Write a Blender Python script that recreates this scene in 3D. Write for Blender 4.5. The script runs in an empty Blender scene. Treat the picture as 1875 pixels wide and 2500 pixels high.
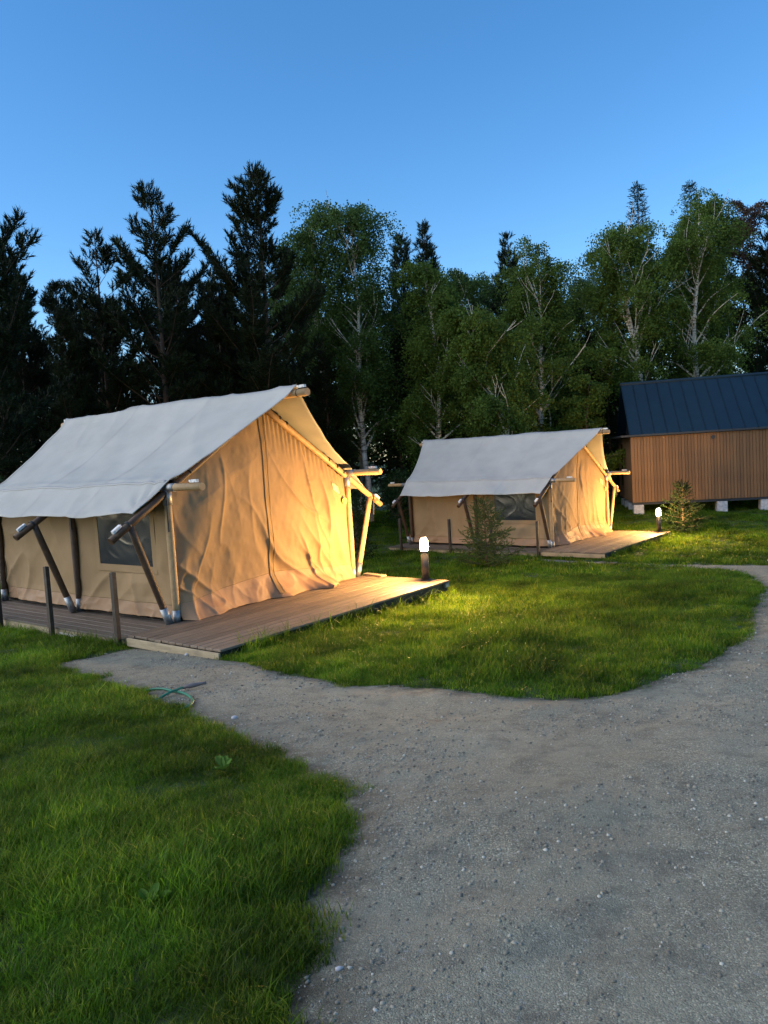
import bpy, math, random
import numpy as np
from mathutils import Matrix, Vector

# ------------------------------------------------------------------ camera, sky, sun, exposure
scene = bpy.context.scene
col = scene.collection
CAM_H = 1.999
cam_data = bpy.data.cameras.new('camera')
cam_data.sensor_fit = 'VERTICAL'; cam_data.sensor_height = 36.0; cam_data.sensor_width = 27.0
cam_data.lens = 1835.68 / 2500 * 36.0
cam_data.clip_start = 0.05; cam_data.clip_end = 2000
camera = bpy.data.objects.new('camera', cam_data); col.objects.link(camera)
PITCH, ROLL = -0.071856, 0.060476
_f = Vector((0, math.cos(PITCH), math.sin(PITCH))); _u = Vector((0, -math.sin(PITCH), math.cos(PITCH))); _r = Vector((1, 0, 0))
_R = math.cos(ROLL) * _r - math.sin(ROLL) * _u; _U = math.sin(ROLL) * _r + math.cos(ROLL) * _u
camera.matrix_world = Matrix(((_R.x, _U.x, -_f.x, 0), (_R.y, _U.y, -_f.y, 0), (_R.z, _U.z, -_f.z, CAM_H), (0, 0, 0, 1)))
scene.camera = camera

SUN_AZ = math.radians(-105)      # compass-like angle from +Y, negative = to the left
SUN_EL = math.radians(28)
SKY_EL = SUN_EL
world = bpy.data.worlds.new('World'); scene.world = world; world.use_nodes = True
wn = world.node_tree.nodes; wl = world.node_tree.links
sky = wn.new('ShaderNodeTexSky'); sky.sky_type = 'NISHITA'; sky.sun_disc = False
sky.sun_elevation = SKY_EL; sky.sun_rotation = SUN_AZ; sky.air_density = 1.0; sky.dust_density = 0.3; sky.ozone_density = 3.0
bg = wn['Background']; bg.inputs['Strength'].default_value = 0.10
hsv = wn.new('ShaderNodeHueSaturation'); hsv.inputs['Saturation'].default_value = 1.26; hsv.inputs['Hue'].default_value = .500
wl.new(sky.outputs[0], hsv.inputs['Color']); wl.new(hsv.outputs[0], bg.inputs['Color'])
sun_data = bpy.data.lights.new('sun', 'SUN'); sun_data.energy = 1.3; sun_data.angle = math.radians(90); sun_data.color = (1.0, 0.92, 0.80)
sun = bpy.data.objects.new('sun', sun_data); col.objects.link(sun)
_d = Vector((math.sin(SUN_AZ) * math.cos(SUN_EL), math.cos(SUN_AZ) * math.cos(SUN_EL), math.sin(SUN_EL)))
sun.rotation_euler = _d.to_track_quat('Z', 'Y').to_euler()
scene.view_settings.view_transform = 'Standard'; scene.view_settings.look = 'None'
scene.view_settings.exposure = 1.25; scene.view_settings.gamma = 1.0
scene.render.engine = 'CYCLES'
cy = scene.cycles
cy.use_denoising = True
cy.max_bounces = 6; cy.diffuse_bounces = 3; cy.glossy_bounces = 3; cy.transmission_bounces = 4; cy.transparent_max_bounces = 6
cy.sample_clamp_indirect = 6.0; cy.caustics_reflective = False; cy.caustics_refractive = False

rng = np.random.default_rng(7)
PI = math.pi

# ------------------------------------------------------------------ helpers
def fast_mesh(name, V, F, smooth=False):
    V = np.asarray(V, np.float32).reshape(-1, 3); F = np.asarray(F, np.int32)
    m = bpy.data.meshes.new(name)
    n, k = F.shape
    m.vertices.add(len(V)); m.vertices.foreach_set('co', V.ravel())
    m.loops.add(n * k); m.loops.foreach_set('vertex_index', F.ravel())
    m.polygons.add(n); m.polygons.foreach_set('loop_start', np.arange(0, n * k, k, dtype=np.int32))
    if smooth: m.polygons.foreach_set('use_smooth', np.ones(n, bool))
    m.update(calc_edges=True); m.validate()
    return m

def link(name, mesh, mat=None, parent=None):
    o = bpy.data.objects.new(name, mesh); col.objects.link(o)
    if mat is not None:
        if not mesh.materials: mesh.materials.append(mat)
    if parent is not None: o.parent = parent
    return o

def empty(name, loc, rz=0):
    o = bpy.data.objects.new(name, None); col.objects.link(o)
    o.location = loc; o.rotation_euler = (0, 0, rz); o.empty_display_size = 0.2
    return o

def tag(o, label=None, cat=None, group=None, kind=None):
    if label: o['label'] = label
    if cat: o['category'] = cat
    if group: o['group'] = group
    if kind: o['kind'] = kind
    return o

class MB:
    """collects shapes, then becomes one mesh object"""
    def __init__(s): s.v = []; s.f = []
    def add(s, V, F):
        o = len(s.v); s.v += [tuple(map(float, p)) for p in V]; s.f += [tuple(int(i) + o for i in q) for q in F]; return s
    def box(s, a, b, c=None, bev=0.0):
        x0, y0, z0 = a; x1, y1, z1 = b
        if bev <= 0:
            V = [(x0,y0,z0),(x1,y0,z0),(x1,y1,z0),(x0,y1,z0),(x0,y0,z1),(x1,y0,z1),(x1,y1,z1),(x0,y1,z1)]
            return s.add(V, [(0,3,2,1),(4,5,6,7),(0,1,5,4),(1,2,6,5),(2,3,7,6),(3,0,4,7)])
        e = bev
        V = [(x0,y0,z0),(x1,y0,z0),(x1,y1,z0),(x0,y1,z0),(x0,y0,z1-e),(x1,y0,z1-e),(x1,y1,z1-e),(x0,y1,z1-e),
             (x0+e,y0+e,z1),(x1-e,y0+e,z1),(x1-e,y1-e,z1),(x0+e,y1-e,z1)]
        return s.add(V, [(0,3,2,1),(0,1,5,4),(1,2,6,5),(2,3,7,6),(3,0,4,7),(4,5,9,8),(5,6,10,9),(6,7,11,10),(7,4,8,11),(8,9,10,11)])
    def tube(s, pts, r, n=10, cap=True):
        pts = [Vector(p) for p in pts]; rs = r if hasattr(r, '__len__') else [r] * len(pts)
        V = []; F = []
        ref = None
        for i, p in enumerate(pts):
            d = (pts[min(i+1, len(pts)-1)] - pts[max(i-1, 0)]).normalized()
            if ref is None: ref = Vector((0,0,1)) if abs(d.z) < .9 else Vector((1,0,0))
            a = d.cross(ref).normalized(); b = d.cross(a).normalized(); ref = (-b) if False else ref
            for k in range(n):
                t = 2*PI*k/n; V.append(p + (a*math.cos(t) + b*math.sin(t)) * rs[i])
        for i in range(len(pts)-1):
            for k in range(n): F.append((i*n+k, i*n+(k+1)%n, (i+1)*n+(k+1)%n, (i+1)*n+k))
        if cap:
            F.append(tuple(range(n-1, -1, -1))); F.append(tuple((len(pts)-1)*n+k for k in range(n)))
        return s.add(V, F)
    def build(s, name, mat, parent=None, smooth=False):
        m = bpy.data.meshes.new(name); m.from_pydata(s.v, [], s.f); m.update()
        if smooth:
            for p in m.polygons: p.use_smooth = len(p.vertices) == 4
        return link(name, m, mat, parent)

# value noise (numpy)
_T = np.random.default_rng(11).random((64, 64, 64)).astype(np.float32) * 2 - 1
def noise3(x, y, z):
    x, y, z = np.broadcast_arrays(np.asarray(x, float), np.asarray(y, float), np.asarray(z, float))
    xi, yi, zi = np.floor(x).astype(int), np.floor(y).astype(int), np.floor(z).astype(int)
    u, v, w = x - xi, y - yi, z - zi
    u = u*u*u*(u*(u*6-15)+10); v = v*v*v*(v*(v*6-15)+10); w = w*w*w*(w*(w*6-15)+10)
    g = lambda a, b, c: _T[(xi+a) & 63, (yi+b) & 63, (zi+c) & 63]
    L = lambda a, b, t: a + (b-a)*t
    return L(L(L(g(0,0,0), g(1,0,0), u), L(g(0,1,0), g(1,1,0), u), v), L(L(g(0,0,1), g(1,0,1), u), L(g(0,1,1), g(1,1,1), u), v), w)
def fbm(x, y, z=0.0, o=3):
    s = 0; a = 1.0
    for i in range(o):
        s = s + a*noise3(x*2**i + 17*i, y*2**i + 5*i, z*2**i + 3*i); a *= .5
    return s

# ------------------------------------------------------------------ materials
M = {}
def mat(name, build):
    m = bpy.data.materials.new(name); m.use_nodes = True
    nt = m.node_tree; b = nt.nodes['Principled BSDF']
    build(nt, b, nt.nodes.new, nt.links.new)
    M[name] = m; return m
def coords(nt, kind='Object', scale=(1,1,1), rot=(0,0,0)):
    tc = nt.nodes.new('ShaderNodeTexCoord'); mp = nt.nodes.new('ShaderNodeMapping')
    mp.inputs['Scale'].default_value = scale; mp.inputs['Rotation'].default_value = rot
    nt.links.new(tc.outputs[kind], mp.inputs[0]); return mp.outputs[0]
def noise(nt, vec, scale, detail=4, rough=.55, dist=0.0):
    n = nt.nodes.new('ShaderNodeTexNoise'); n.inputs['Scale'].default_value = scale; n.inputs['Detail'].default_value = detail
    n.inputs['Roughness'].default_value = rough; n.inputs['Distortion'].default_value = dist
    if vec is not None: nt.links.new(vec, n.inputs['Vector'])
    return n.outputs['Fac']
def ramp(nt, fac, stops):
    r = nt.nodes.new('ShaderNodeValToRGB'); e = r.color_ramp.elements
    while len(e) < len(stops): e.new(.5)
    for k, (p, c) in enumerate(stops): e[k].position = p; e[k].color = (*c, 1)
    nt.links.new(fac, r.inputs[0]); return r.outputs[0]
def bump(nt, h, strength, dist, b):
    n = nt.nodes.new('ShaderNodeBump'); n.inputs['Strength'].default_value = strength; n.inputs['Distance'].default_value = dist
    nt.links.new(h, n.inputs['Height']); nt.links.new(n.outputs[0], b.inputs['Normal']); return n
def mix(nt, a, c, fac, mode='MIX'):
    n = nt.nodes.new('ShaderNodeMix'); n.data_type = 'RGBA'; n.blend_type = mode
    for s, v in ((6, a), (7, c)):
        if isinstance(v, tuple): n.inputs[s].default_value = (*v, 1)
        else: nt.links.new(v, n.inputs[s])
    if isinstance(fac, (int, float)): n.inputs[0].default_value = fac
    else: nt.links.new(fac, n.inputs[0])
    return n.outputs[2]
def obj_random(nt): return nt.nodes.new('ShaderNodeObjectInfo').outputs['Random']

def _canvas(c1, c2, rough, weave, stain=None):
    def f(nt, b, N, L):
        v = coords(nt)
        c = ramp(nt, noise(nt, v, 1.3, 5, .6), [(.3, c1), (.7, c2)])
        if stain: c = mix(nt, c, stain, ramp(nt, noise(nt, coords(nt, scale=(.8, .35, 1.6)), 2.2, 6, .65, .6), [(.55, (0,0,0)), (.8, (.45,.45,.45))]))
        L(c, b.inputs['Base Color']); b.inputs['Roughness'].default_value = rough; b.inputs['Specular IOR Level'].default_value = .2
        bump(nt, noise(nt, v, weave, 2), .25, .004, b)
    return f
mat('canvas_roof', _canvas((.34,.335,.31), (.41,.40,.37), .8, 160, (.28,.275,.22)))
mat('canvas_wall', _canvas((.27,.175,.088), (.325,.21,.11), .75, 120))
mat('canvas_skirt', _canvas((.30,.18,.098), (.345,.205,.115), .55, 60))
mat('seam_tape', _canvas((.25,.15,.06), (.28,.17,.075), .6, 80))
mat('seam_roof', _canvas((.34,.33,.31), (.38,.37,.355), .8, 120))
def _pole(c1, c2, c3):
    def f(nt, b, N, L):
        v = coords(nt, scale=(1,1,1))
        n = noise(nt, v, 9, 6, .65, .4)
        c = ramp(nt, n, [(.25, c1), (.5, c2), (.75, c3)])
        c = mix(nt, c, (.10,.05,.02), ramp(nt, noise(nt, coords(nt), 5.5, 2), [(.66, (0,0,0)), (.72, (.7,.7,.7))]))
        L(c, b.inputs['Base Color']); b.inputs['Roughness'].default_value = .6
        bump(nt, n, .3, .01, b)
    return f
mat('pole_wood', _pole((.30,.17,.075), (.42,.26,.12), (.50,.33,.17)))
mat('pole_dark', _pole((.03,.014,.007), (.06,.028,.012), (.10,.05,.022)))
def _metal(nt, b, N, L):
    n = noise(nt, coords(nt), 30, 3)
    L(ramp(nt, n, [(.3, (.28,.28,.28)), (.7, (.40,.40,.40))]), b.inputs['Base Color']); b.inputs['Metallic'].default_value = .85; b.inputs['Roughness'].default_value = .5
mat('galvanised', _metal)
def _flat(c, rough=.6, metal=0.0, var=.15):
    def f(nt, b, N, L):
        n = noise(nt, coords(nt), 12, 4)
        L(ramp(nt, n, [(.3, tuple(x*(1-var) for x in c)), (.7, tuple(min(1, x*(1+var)) for x in c))]), b.inputs['Base Color'])
        b.inputs['Roughness'].default_value = rough; b.inputs['Metallic'].default_value = metal
        bump(nt, noise(nt, coords(nt), 60, 3), .1, .003, b)
    return f
mat('white_plastic', _flat((.68,.66,.64), .45)); mat('black_strap', _flat((.018,.018,.02), .7)); mat('bollard_metal', _flat((.045,.04,.036), .45))
mat('concrete', _flat((.42,.42,.43), .9, 0, .25)); mat('yellow_tag', _flat((.62,.55,.10), .5)); mat('pale_patch', _flat((.62,.50,.26), .6))
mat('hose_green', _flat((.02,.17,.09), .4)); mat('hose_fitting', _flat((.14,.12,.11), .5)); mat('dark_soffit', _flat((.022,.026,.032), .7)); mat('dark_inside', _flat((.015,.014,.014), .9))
def _plank(c1, c2, c3, axis):
    def f(nt, b, N, L):
        sc = (1.2, 14, 14) if axis == 'x' else (14, 1.2, 14)
        v = coords(nt, scale=sc)
        n = noise(nt, v, 2.0, 8, .7, .5)
        c = ramp(nt, n, [(.28, c1), (.52, c2), (.78, c3)])
        rnd = obj_random(nt)
        hs = N('ShaderNodeHueSaturation'); mr = N('ShaderNodeMapRange'); mr.inputs[3].default_value = .72; mr.inputs[4].default_value = 1.25
        L(rnd, mr.inputs[0]); L(mr.outputs[0], hs.inputs['Value']); L(c, hs.inputs['Color'])
        dirt = ramp(nt, noise(nt, coords(nt), 3.5, 6, .7), [(.5, (0,0,0)), (.8, (.6,.6,.6))])
        L(mix(nt, hs.outputs[0], (.10,.085,.065), dirt), b.inputs['Base Color'])
        b.inputs['Roughness'].default_value = .62
        # milled grooves along the board
        w = N('ShaderNodeTexWave'); w.bands_direction = 'Y' if axis == 'x' else 'X'; w.inputs['Scale'].default_value = 22; w.inputs['Distortion'].default_value = .3
        L(coords(nt), w.inputs['Vector'])
        ad = N('ShaderNodeMath'); ad.operation = 'MULTIPLY_ADD'; ad.inputs[1].default_value = .5; L(w.outputs['Fac'], ad.inputs[0]); L(n, ad.inputs[2])
        bump(nt, ad.outputs[0], .45, .006, b)
    return f
mat('deck_plank', _plank((.095,.066,.042), (.18,.127,.082), (.27,.195,.13), 'x'))
mat('deck_plank_side', _plank((.075,.055,.04), (.12,.09,.065), (.17,.13,.095), 'y'))
mat('deck_fascia', _plank((.26,.19,.11), (.38,.29,.17), (.46,.36,.23), 'y'))
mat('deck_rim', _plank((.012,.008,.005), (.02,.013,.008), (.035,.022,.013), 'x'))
mat('weathered_board', _plank((.42,.39,.34), (.52,.49,.43), (.62,.58,.52), 'x'))
mat('fresh_board', _plank((.34,.24,.13), (.44,.32,.19), (.52,.40,.25), 'x'))
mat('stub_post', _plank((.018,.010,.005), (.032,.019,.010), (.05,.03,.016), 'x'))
def _clad(nt, b, N, L):
    n = noise(nt, coords(nt, scale=(10, 10, .8)), 2.2, 6, .6)
    c = ramp(nt, n, [(.3, (.14,.068,.026)), (.7, (.19,.096,.038))])
    hs = N('ShaderNodeHueSaturation'); mr = N('ShaderNodeMapRange'); mr.inputs[3].default_value = .82; mr.inputs[4].default_value = 1.18
    L(obj_random(nt), mr.inputs[0]); L(mr.outputs[0], hs.inputs['Value']); L(c, hs.inputs['Color']); L(hs.outputs[0], b.inputs['Base Color'])
    b.inputs['Roughness'].default_value = .7; bump(nt, n, .2, .004, b)
mat('cladding', _clad)
def _roofmetal(nt, b, N, L):
    n = noise(nt, coords(nt), 2.5, 4)
    L(ramp(nt, n, [(.3, (.004,.018,.034)), (.7, (.006,.023,.041))]), b.inputs['Base Color']); b.inputs['Roughness'].default_value = .55; b.inputs['Specular IOR Level'].default_value = .3
    bump(nt, n, .08, .02, b)
mat('roof_metal', _roofmetal)
def _pvc(nt, b, N, L):
    b.inputs['Base Color'].default_value = (.02,.022,.026,1); b.inputs['Roughness'].default_value = .2; b.inputs['Specular IOR Level'].default_value = .7
    bump(nt, noise(nt, coords(nt), 5, 2, .5, .6), .03, .02, b)
mat('window_film', _pvc)
def _glass(nt, b, N, L):
    b.inputs['Base Color'].default_value = (.01,.011,.013,1); b.inputs['Roughness'].default_value = .05
    bump(nt, noise(nt, coords(nt), 2), .02, .01, b)
mat('dark_glass', _glass)
def _lamp(nt, b, N, L):
    b.inputs['Base Color'].default_value = (.9,.85,.75,1)
    b.inputs['Emission Color'].default_value = (1.0, .57, .19, 1); b.inputs['Emission Strength'].default_value = LAMP
LAMP = 1650.0
mat('lamp_diffuser', _lamp)

def _leaf(c1, c2, c3, trans=.35, spread=.25):
    def f(nt, b, N, L):
        g = N('ShaderNodeNewGeometry')
        c = ramp(nt, g.outputs['Random Per Island'], [(.0, c1), (.5, c2), (1, c3)])
        big = noise(nt, coords(nt, 'Object'), .8, 3)
        hs = N('ShaderNodeHueSaturation'); mr = N('ShaderNodeMapRange'); mr.inputs[1].default_value = .3; mr.inputs[2].default_value = .7
        mr.inputs[3].default_value = 1-spread; mr.inputs[4].default_value = 1+spread
        L(big, mr.inputs[0]); L(mr.outputs[0], hs.inputs['Value']); L(c, hs.inputs['Color'])
        L(hs.outputs[0], b.inputs['Base Color']); b.inputs['Roughness'].default_value = .6; b.inputs['Specular IOR Level'].default_value = .15
        t = N('ShaderNodeBsdfTranslucent'); L(hs.outputs[0], t.inputs['Color'])
        ms = N('ShaderNodeMixShader'); ms.inputs[0].default_value = trans
        L(b.outputs[0], ms.inputs[1]); L(t.outputs[0], ms.inputs[2]); L(ms.outputs[0], nt.nodes['Material Output'].inputs[0])
    return f
mat('pine_needles', _leaf((.008,.015,.006), (.013,.023,.008), (.020,.032,.010), .1))
mat('spruce_needles', _leaf((.008,.019,.007), (.013,.028,.009), (.020,.038,.012), .1))
mat('sapling_needles', _leaf((.045,.075,.022), (.06,.095,.028), (.085,.12,.035), .15))
mat('birch_leaves', _leaf((.050,.092,.017), (.076,.13,.022), (.11,.17,.03), .42))
mat('birch_leaves_dark', _leaf((.036,.076,.019), (.054,.104,.024), (.078,.134,.03), .4))
mat('copper_leaves', _leaf((.06,.036,.026), (.085,.05,.035), (.11,.066,.045), .25))
mat('shrub_leaves', _leaf((.018,.042,.014), (.028,.06,.018), (.045,.085,.022), .3))
mat('weed_leaves', _leaf((.06,.14,.015), (.08,.17,.02), (.11,.20,.03), .3))
def _bark(c1, c2, marks=None):
    def f(nt, b, N, L):
        n = noise(nt, coords(nt, scale=(1,1,.35)), 9, 6, .65)
        c = ramp(nt, n, [(.3, c1), (.7, c2)])
        if marks:
            c = mix(nt, c, marks, ramp(nt, noise(nt, coords(nt, scale=(2,2,7)), 1.6, 4, .7), [(.52, (0,0,0)), (.62, (.9,.9,.9))]))
        L(c, b.inputs['Base Color']); b.inputs['Roughness'].default_value = .85; bump(nt, n, .6, .02, b)
    return f
mat('pine_bark', _bark((.045,.03,.022), (.10,.065,.042)))
mat('birch_bark', _bark((.44,.42,.37), (.62,.60,.53), (.06,.05,.04)))
mat('twig_bark', _bark((.06,.045,.03), (.10,.075,.05)))

def _grassblade(nt, b, N, L):
    rnd = obj_random(nt)
    c = ramp(nt, rnd, [(0, (.023,.060,.004)), (.4, (.046,.104,.005)), (.8, (.086,.155,.009)), (1, (.16,.185,.02))])
    gm = N('ShaderNodeNewGeometry'); isl = gm.outputs['Random Per Island']
    c = mix(nt, c, (.16,.15,.06), ramp(nt, isl, [(.9, (0,0,0)), (.97, (.7,.7,.7))]))
    pn = noise(nt, gm.outputs['Position'], .9, 4, .6)
    hs = N('ShaderNodeHueSaturation'); mr = N('ShaderNodeMapRange'); mr.inputs[1].default_value = .32; mr.inputs[2].default_value = .68; mr.inputs[3].default_value = .42; mr.inputs[4].default_value = 1.4
    L(pn, mr.inputs[0]); L(mr.outputs[0], hs.inputs['Value']); L(c, hs.inputs['Color'])
    L(hs.outputs[0], b.inputs['Base Color']); b.inputs['Roughness'].default_value = .45; b.inputs['Specular IOR Level'].default_value = .12
    tg = N('ShaderNodeHueSaturation'); tg.inputs['Value'].default_value = 2.8; tg.inputs['Hue'].default_value = .49; L(hs.outputs[0], tg.inputs['Color'])
    t = N('ShaderNodeBsdfTranslucent'); L(tg.outputs[0], t.inputs['Color'])
    ms = N('ShaderNodeMixShader'); ms.inputs[0].default_value = .45
    L(b.outputs[0], ms.inputs[1]); L(t.outputs[0], ms.inputs[2]); L(ms.outputs[0], nt.nodes['Material Output'].inputs[0])
mat('grass_blades', _grassblade)
def _soil(nt, b, N, L):
    v = coords(nt, 'Object')
    c = ramp(nt, noise(nt, v, 2.5, 6, .65), [(.3, (.02,.038,.008)), (.7, (.045,.075,.013))])
    c = mix(nt, c, (.05,.04,.028), ramp(nt, noise(nt, v, 9, 5, .7), [(.55, (0,0,0)), (.75, (1,1,1))]))
    L(c, b.inputs['Base Color']); b.inputs['Roughness'].default_value = .95
    bump(nt, noise(nt, v, 25, 6, .7), .6, .04, b)
mat('lawn_soil', _soil)
def _gravel(nt, b, N, L):
    v = coords(nt, 'Object')
    big = noise(nt, v, .55, 5, .6); fine = noise(nt, v, 70, 6, .75); mid = noise(nt, v, 5, 6, .7)
    c = ramp(nt, big, [(.3, (.205,.190,.135)), (.5, (.25,.233,.166)), (.7, (.30,.28,.20))])
    c = mix(nt, c, (.105,.098,.078), ramp(nt, mid, [(.48, (0,0,0)), (.72, (.8,.8,.8))]))
    c = mix(nt, c, (.34,.33,.30), ramp(nt, noise(nt, v, 38, 3, .6), [(.60, (0,0,0)), (.70, (.55,.55,.55))]))
    c = mix(nt, c, (.05,.045,.036), ramp(nt, noise(nt, v, 23, 5, .75), [(.60, (0,0,0)), (.72, (.7,.7,.7))]))
    c = mix(nt, c, (.20,.15,.10), ramp(nt, noise(nt, v, .9, 5, .7), [(.6, (0,0,0)), (.75, (.45,.45,.45))]))
    vo = N('ShaderNodeTexVoronoi'); vo.inputs['Scale'].default_value = 165; vo.inputs['Randomness'].default_value = 1; L(v, vo.inputs['Vector'])
    sep = N('ShaderNodeSeparateColor'); L(vo.outputs['Color'], sep.inputs[0])
    grain = ramp(nt, sep.outputs[0], [(0, (.55,.55,.56)), (.6, (1,1,1)), (.86, (1.3,1.3,1.3)), (1, (2.3,2.3,2.3))])
    loose = ramp(nt, noise(nt, v, .8, 4, .6), [(.38, (.25,.25,.25)), (.62, (.85,.85,.85))])
    c = mix(nt, c, grain, loose, 'MULTIPLY')
    at_ = N('ShaderNodeAttribute'); at_.attribute_name = 'soil'
    sm = N('ShaderNodeMath'); sm.operation = 'MULTIPLY'; L(at_.outputs['Fac'], sm.inputs[0]); L(ramp(nt, noise(nt, v, 7, 5, .7), [(.35, (0,0,0)), (.6, (1,1,1))]), sm.inputs[1])
    c = mix(nt, c, (.06,.048,.03), sm.outputs[0])
    L(c, b.inputs['Base Color']); b.inputs['Roughness'].default_value = .9; b.inputs['Specular IOR Level'].default_value = .25
    h = N('ShaderNodeMath'); h.operation = 'MULTIPLY_ADD'; h.inputs[1].default_value = -.6; L(vo.outputs['Distance'], h.inputs[0]); L(fine, h.inputs[2])
    h2 = N('ShaderNodeMath'); h2.operation = 'MULTIPLY_ADD'; h2.inputs[1].default_value = 2.2; L(mid, h2.inputs[0]); L(h.outputs[0], h2.inputs[2])
    bump(nt, h2.outputs[0], .75, .011, b)
mat('gravel', _gravel)
def _pebble(nt, b, N, L):
    c = ramp(nt, obj_random(nt), [(0, (.10,.09,.07)), (.5, (.19,.175,.135)), (.85, (.29,.27,.21)), (1, (.46,.44,.37))])
    L(c, b.inputs['Base Color']); b.inputs['Roughness'].default_value = .75
mat('pebble', _pebble)

# ------------------------------------------------------------------ terrain
KY = np.array([-30,-5,0,4,9,12,16,20,24,30,36,60,400.]); KZ = np.array([.75,.6,.45,.13,-.29,-.44,-.78,-1.07,-1.12,-.88,-.8,-.8,-.8])
_gy = np.linspace(-30, 60, 1801); _gz = np.interp(_gy, KY, KZ)
_k = np.exp(-np.linspace(-2.5, 2.5, 61)**2); _k /= _k.sum(); _gz = np.convolve(np.pad(_gz, 30, mode='edge'), _k, 'valid')
def ground_z(x, y): return np.interp(y, _gy, _gz)

PATH = [(3.4,-4),(-.6,-4),(-.42,0),(-.38,1.2),(-.38,2.21),(-.38,2.39),(-.39,2.58),(-.42,2.74),(-.42,2.94),(-.38,3.17),(-.34,3.44),(-.30,3.83),(-.30,4.09),(-.35,4.21),(-.46,4.38),(-.69,4.72),(-.97,5.13),(-1.23,5.46),(-1.61,6.0),(-1.99,6.55),(-2.59,7.35),(-3.3,8.11),(-4.22,9.15),
        (-3.96,9.49),(-3.73,9.86),(-3.5,10.1),(-3.2,10.3),(-2.4,9.6),(-2.05,9.0),(-1.67,8.66),(-1.01,7.68),(-.41,7.06),(.2,6.76),(.8,6.45),(1.34,6.18),(1.74,6.19),(2.21,6.42),(2.8,6.87),(3.46,7.65),(3.96,8.39),(4.83,9.9),(5.93,11.9),(6.7,13.7),(6.92,15.21),(6.49,17.04),(5.49,18.7),(4.53,20.1),(3.79,20.7),
        (4.48,21.1),(5.74,19.53),(6.59,17.89),(8.06,15.79),(11,13.6),(16,11.5),(15,9.5),(10,10),(7,6.5),(5,3),(4,0)]
PATHN = np.array(PATH)
def in_poly(x, y, poly=PATHN):
    c = np.zeros(x.shape, bool); j = len(poly)-1
    for i in range(len(poly)):
        xi, yi = poly[i]; xj, yj = poly[j]
        t = ((yi > y) != (yj > y)) & (x < (xj-xi)*(y-yi)/(yj-yi+1e-12)+xi); c ^= t; j = i
    return c
def dist_poly(x, y, poly=PATHN):
    d = np.full(x.shape, 1e9)
    for i in range(len(poly)):
        a = poly[i]; b = poly[(i+1) % len(poly)]; ab = b-a
        t = np.clip(((x-a[0])*ab[0]+(y-a[1])*ab[1])/(ab@ab), 0, 1)
        d = np.minimum(d, np.hypot(x-a[0]-t*ab[0], y-a[1]-t*ab[1]))
    return d

def grid_sheet(name, xs, ys, zf, m, keep=None):
    X, Y = np.meshgrid(xs, ys); Z = zf(X, Y); n = len(xs)
    V = np.stack([X, Y, Z], -1).reshape(-1, 3)
    i, j = np.meshgrid(np.arange(len(xs)-1), np.arange(len(ys)-1)); a = (j*n+i).ravel()
    F = np.stack([a, a+1, a+n+1, a+n], 1)
    if keep is not None:
        c = V[F].mean(1); F = F[keep(c[:,0], c[:,1])]
        used, inv = np.unique(F, return_inverse=True); V = V[used]; F = inv.reshape(-1, 4)
    return link(name, fast_mesh(name, V, F, True), m)
def undul(x, y): return .02*fbm(x*.35, y*.35, 3.0) + .008*fbm(x*1.7, y*1.7, 9.0)
xs = np.concatenate([np.linspace(-400,-30,25), np.linspace(-28,32,150), np.linspace(34,400,25)])
ys = np.concatenate([np.linspace(-60,-6,12), np.linspace(-5,60,160), np.linspace(63,600,30)])
def ground_sheet_z(x, y):
    ins = in_poly(x, y) & (dist_poly(x, y) > .02)
    return ground_z(x, y) + undul(x, y) - np.where(ins, .09, 0)
tag(grid_sheet('ground', xs, ys, ground_sheet_z, M['lawn_soil']), 'dark lawn soil under the grass reaching into the wood', 'ground', kind='structure')
def gravel_z(x, y): return ground_z(x, y) + undul(x, y) + .004 + .011*fbm(x*2.6, y*2.6, 6.0, 3) - .02*np.clip(1-dist_poly(x, y)/.25, 0, 1) + np.where(in_poly(x, y), 0, -.02)
gxs = np.concatenate([np.arange(-4.6, 5.5, .06), np.arange(5.5, 17, .25)]); gys = np.concatenate([np.arange(-4, 1.2, .3), np.arange(1.2, 11, .06), np.arange(11, 22, .12)])
def warp_keep(x, y):
    jx = .05*fbm(x*3, y*3, 1.0); jy = .05*fbm(x*3+40, y*3, 1.0)
    return in_poly(x+jx, y+jy) | (dist_poly(x, y) < .05)
path_obj = grid_sheet('gravel_path', gxs, gys, gravel_z, M['gravel'], warp_keep)
_co = np.empty(len(path_obj.data.vertices)*3, np.float32); path_obj.data.vertices.foreach_get('co', _co); _co = _co.reshape(-1, 3).astype(float)
_at = path_obj.data.attributes.new('soil', 'FLOAT', 'POINT'); _at.data.foreach_set('value', np.clip(1-dist_poly(_co[:, 0], _co[:, 1])/.30, 0, 1).astype(np.float32))
tag(path_obj, 'grey gravel path curving from the foreground round the middle lawn', 'path', kind='structure')

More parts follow.
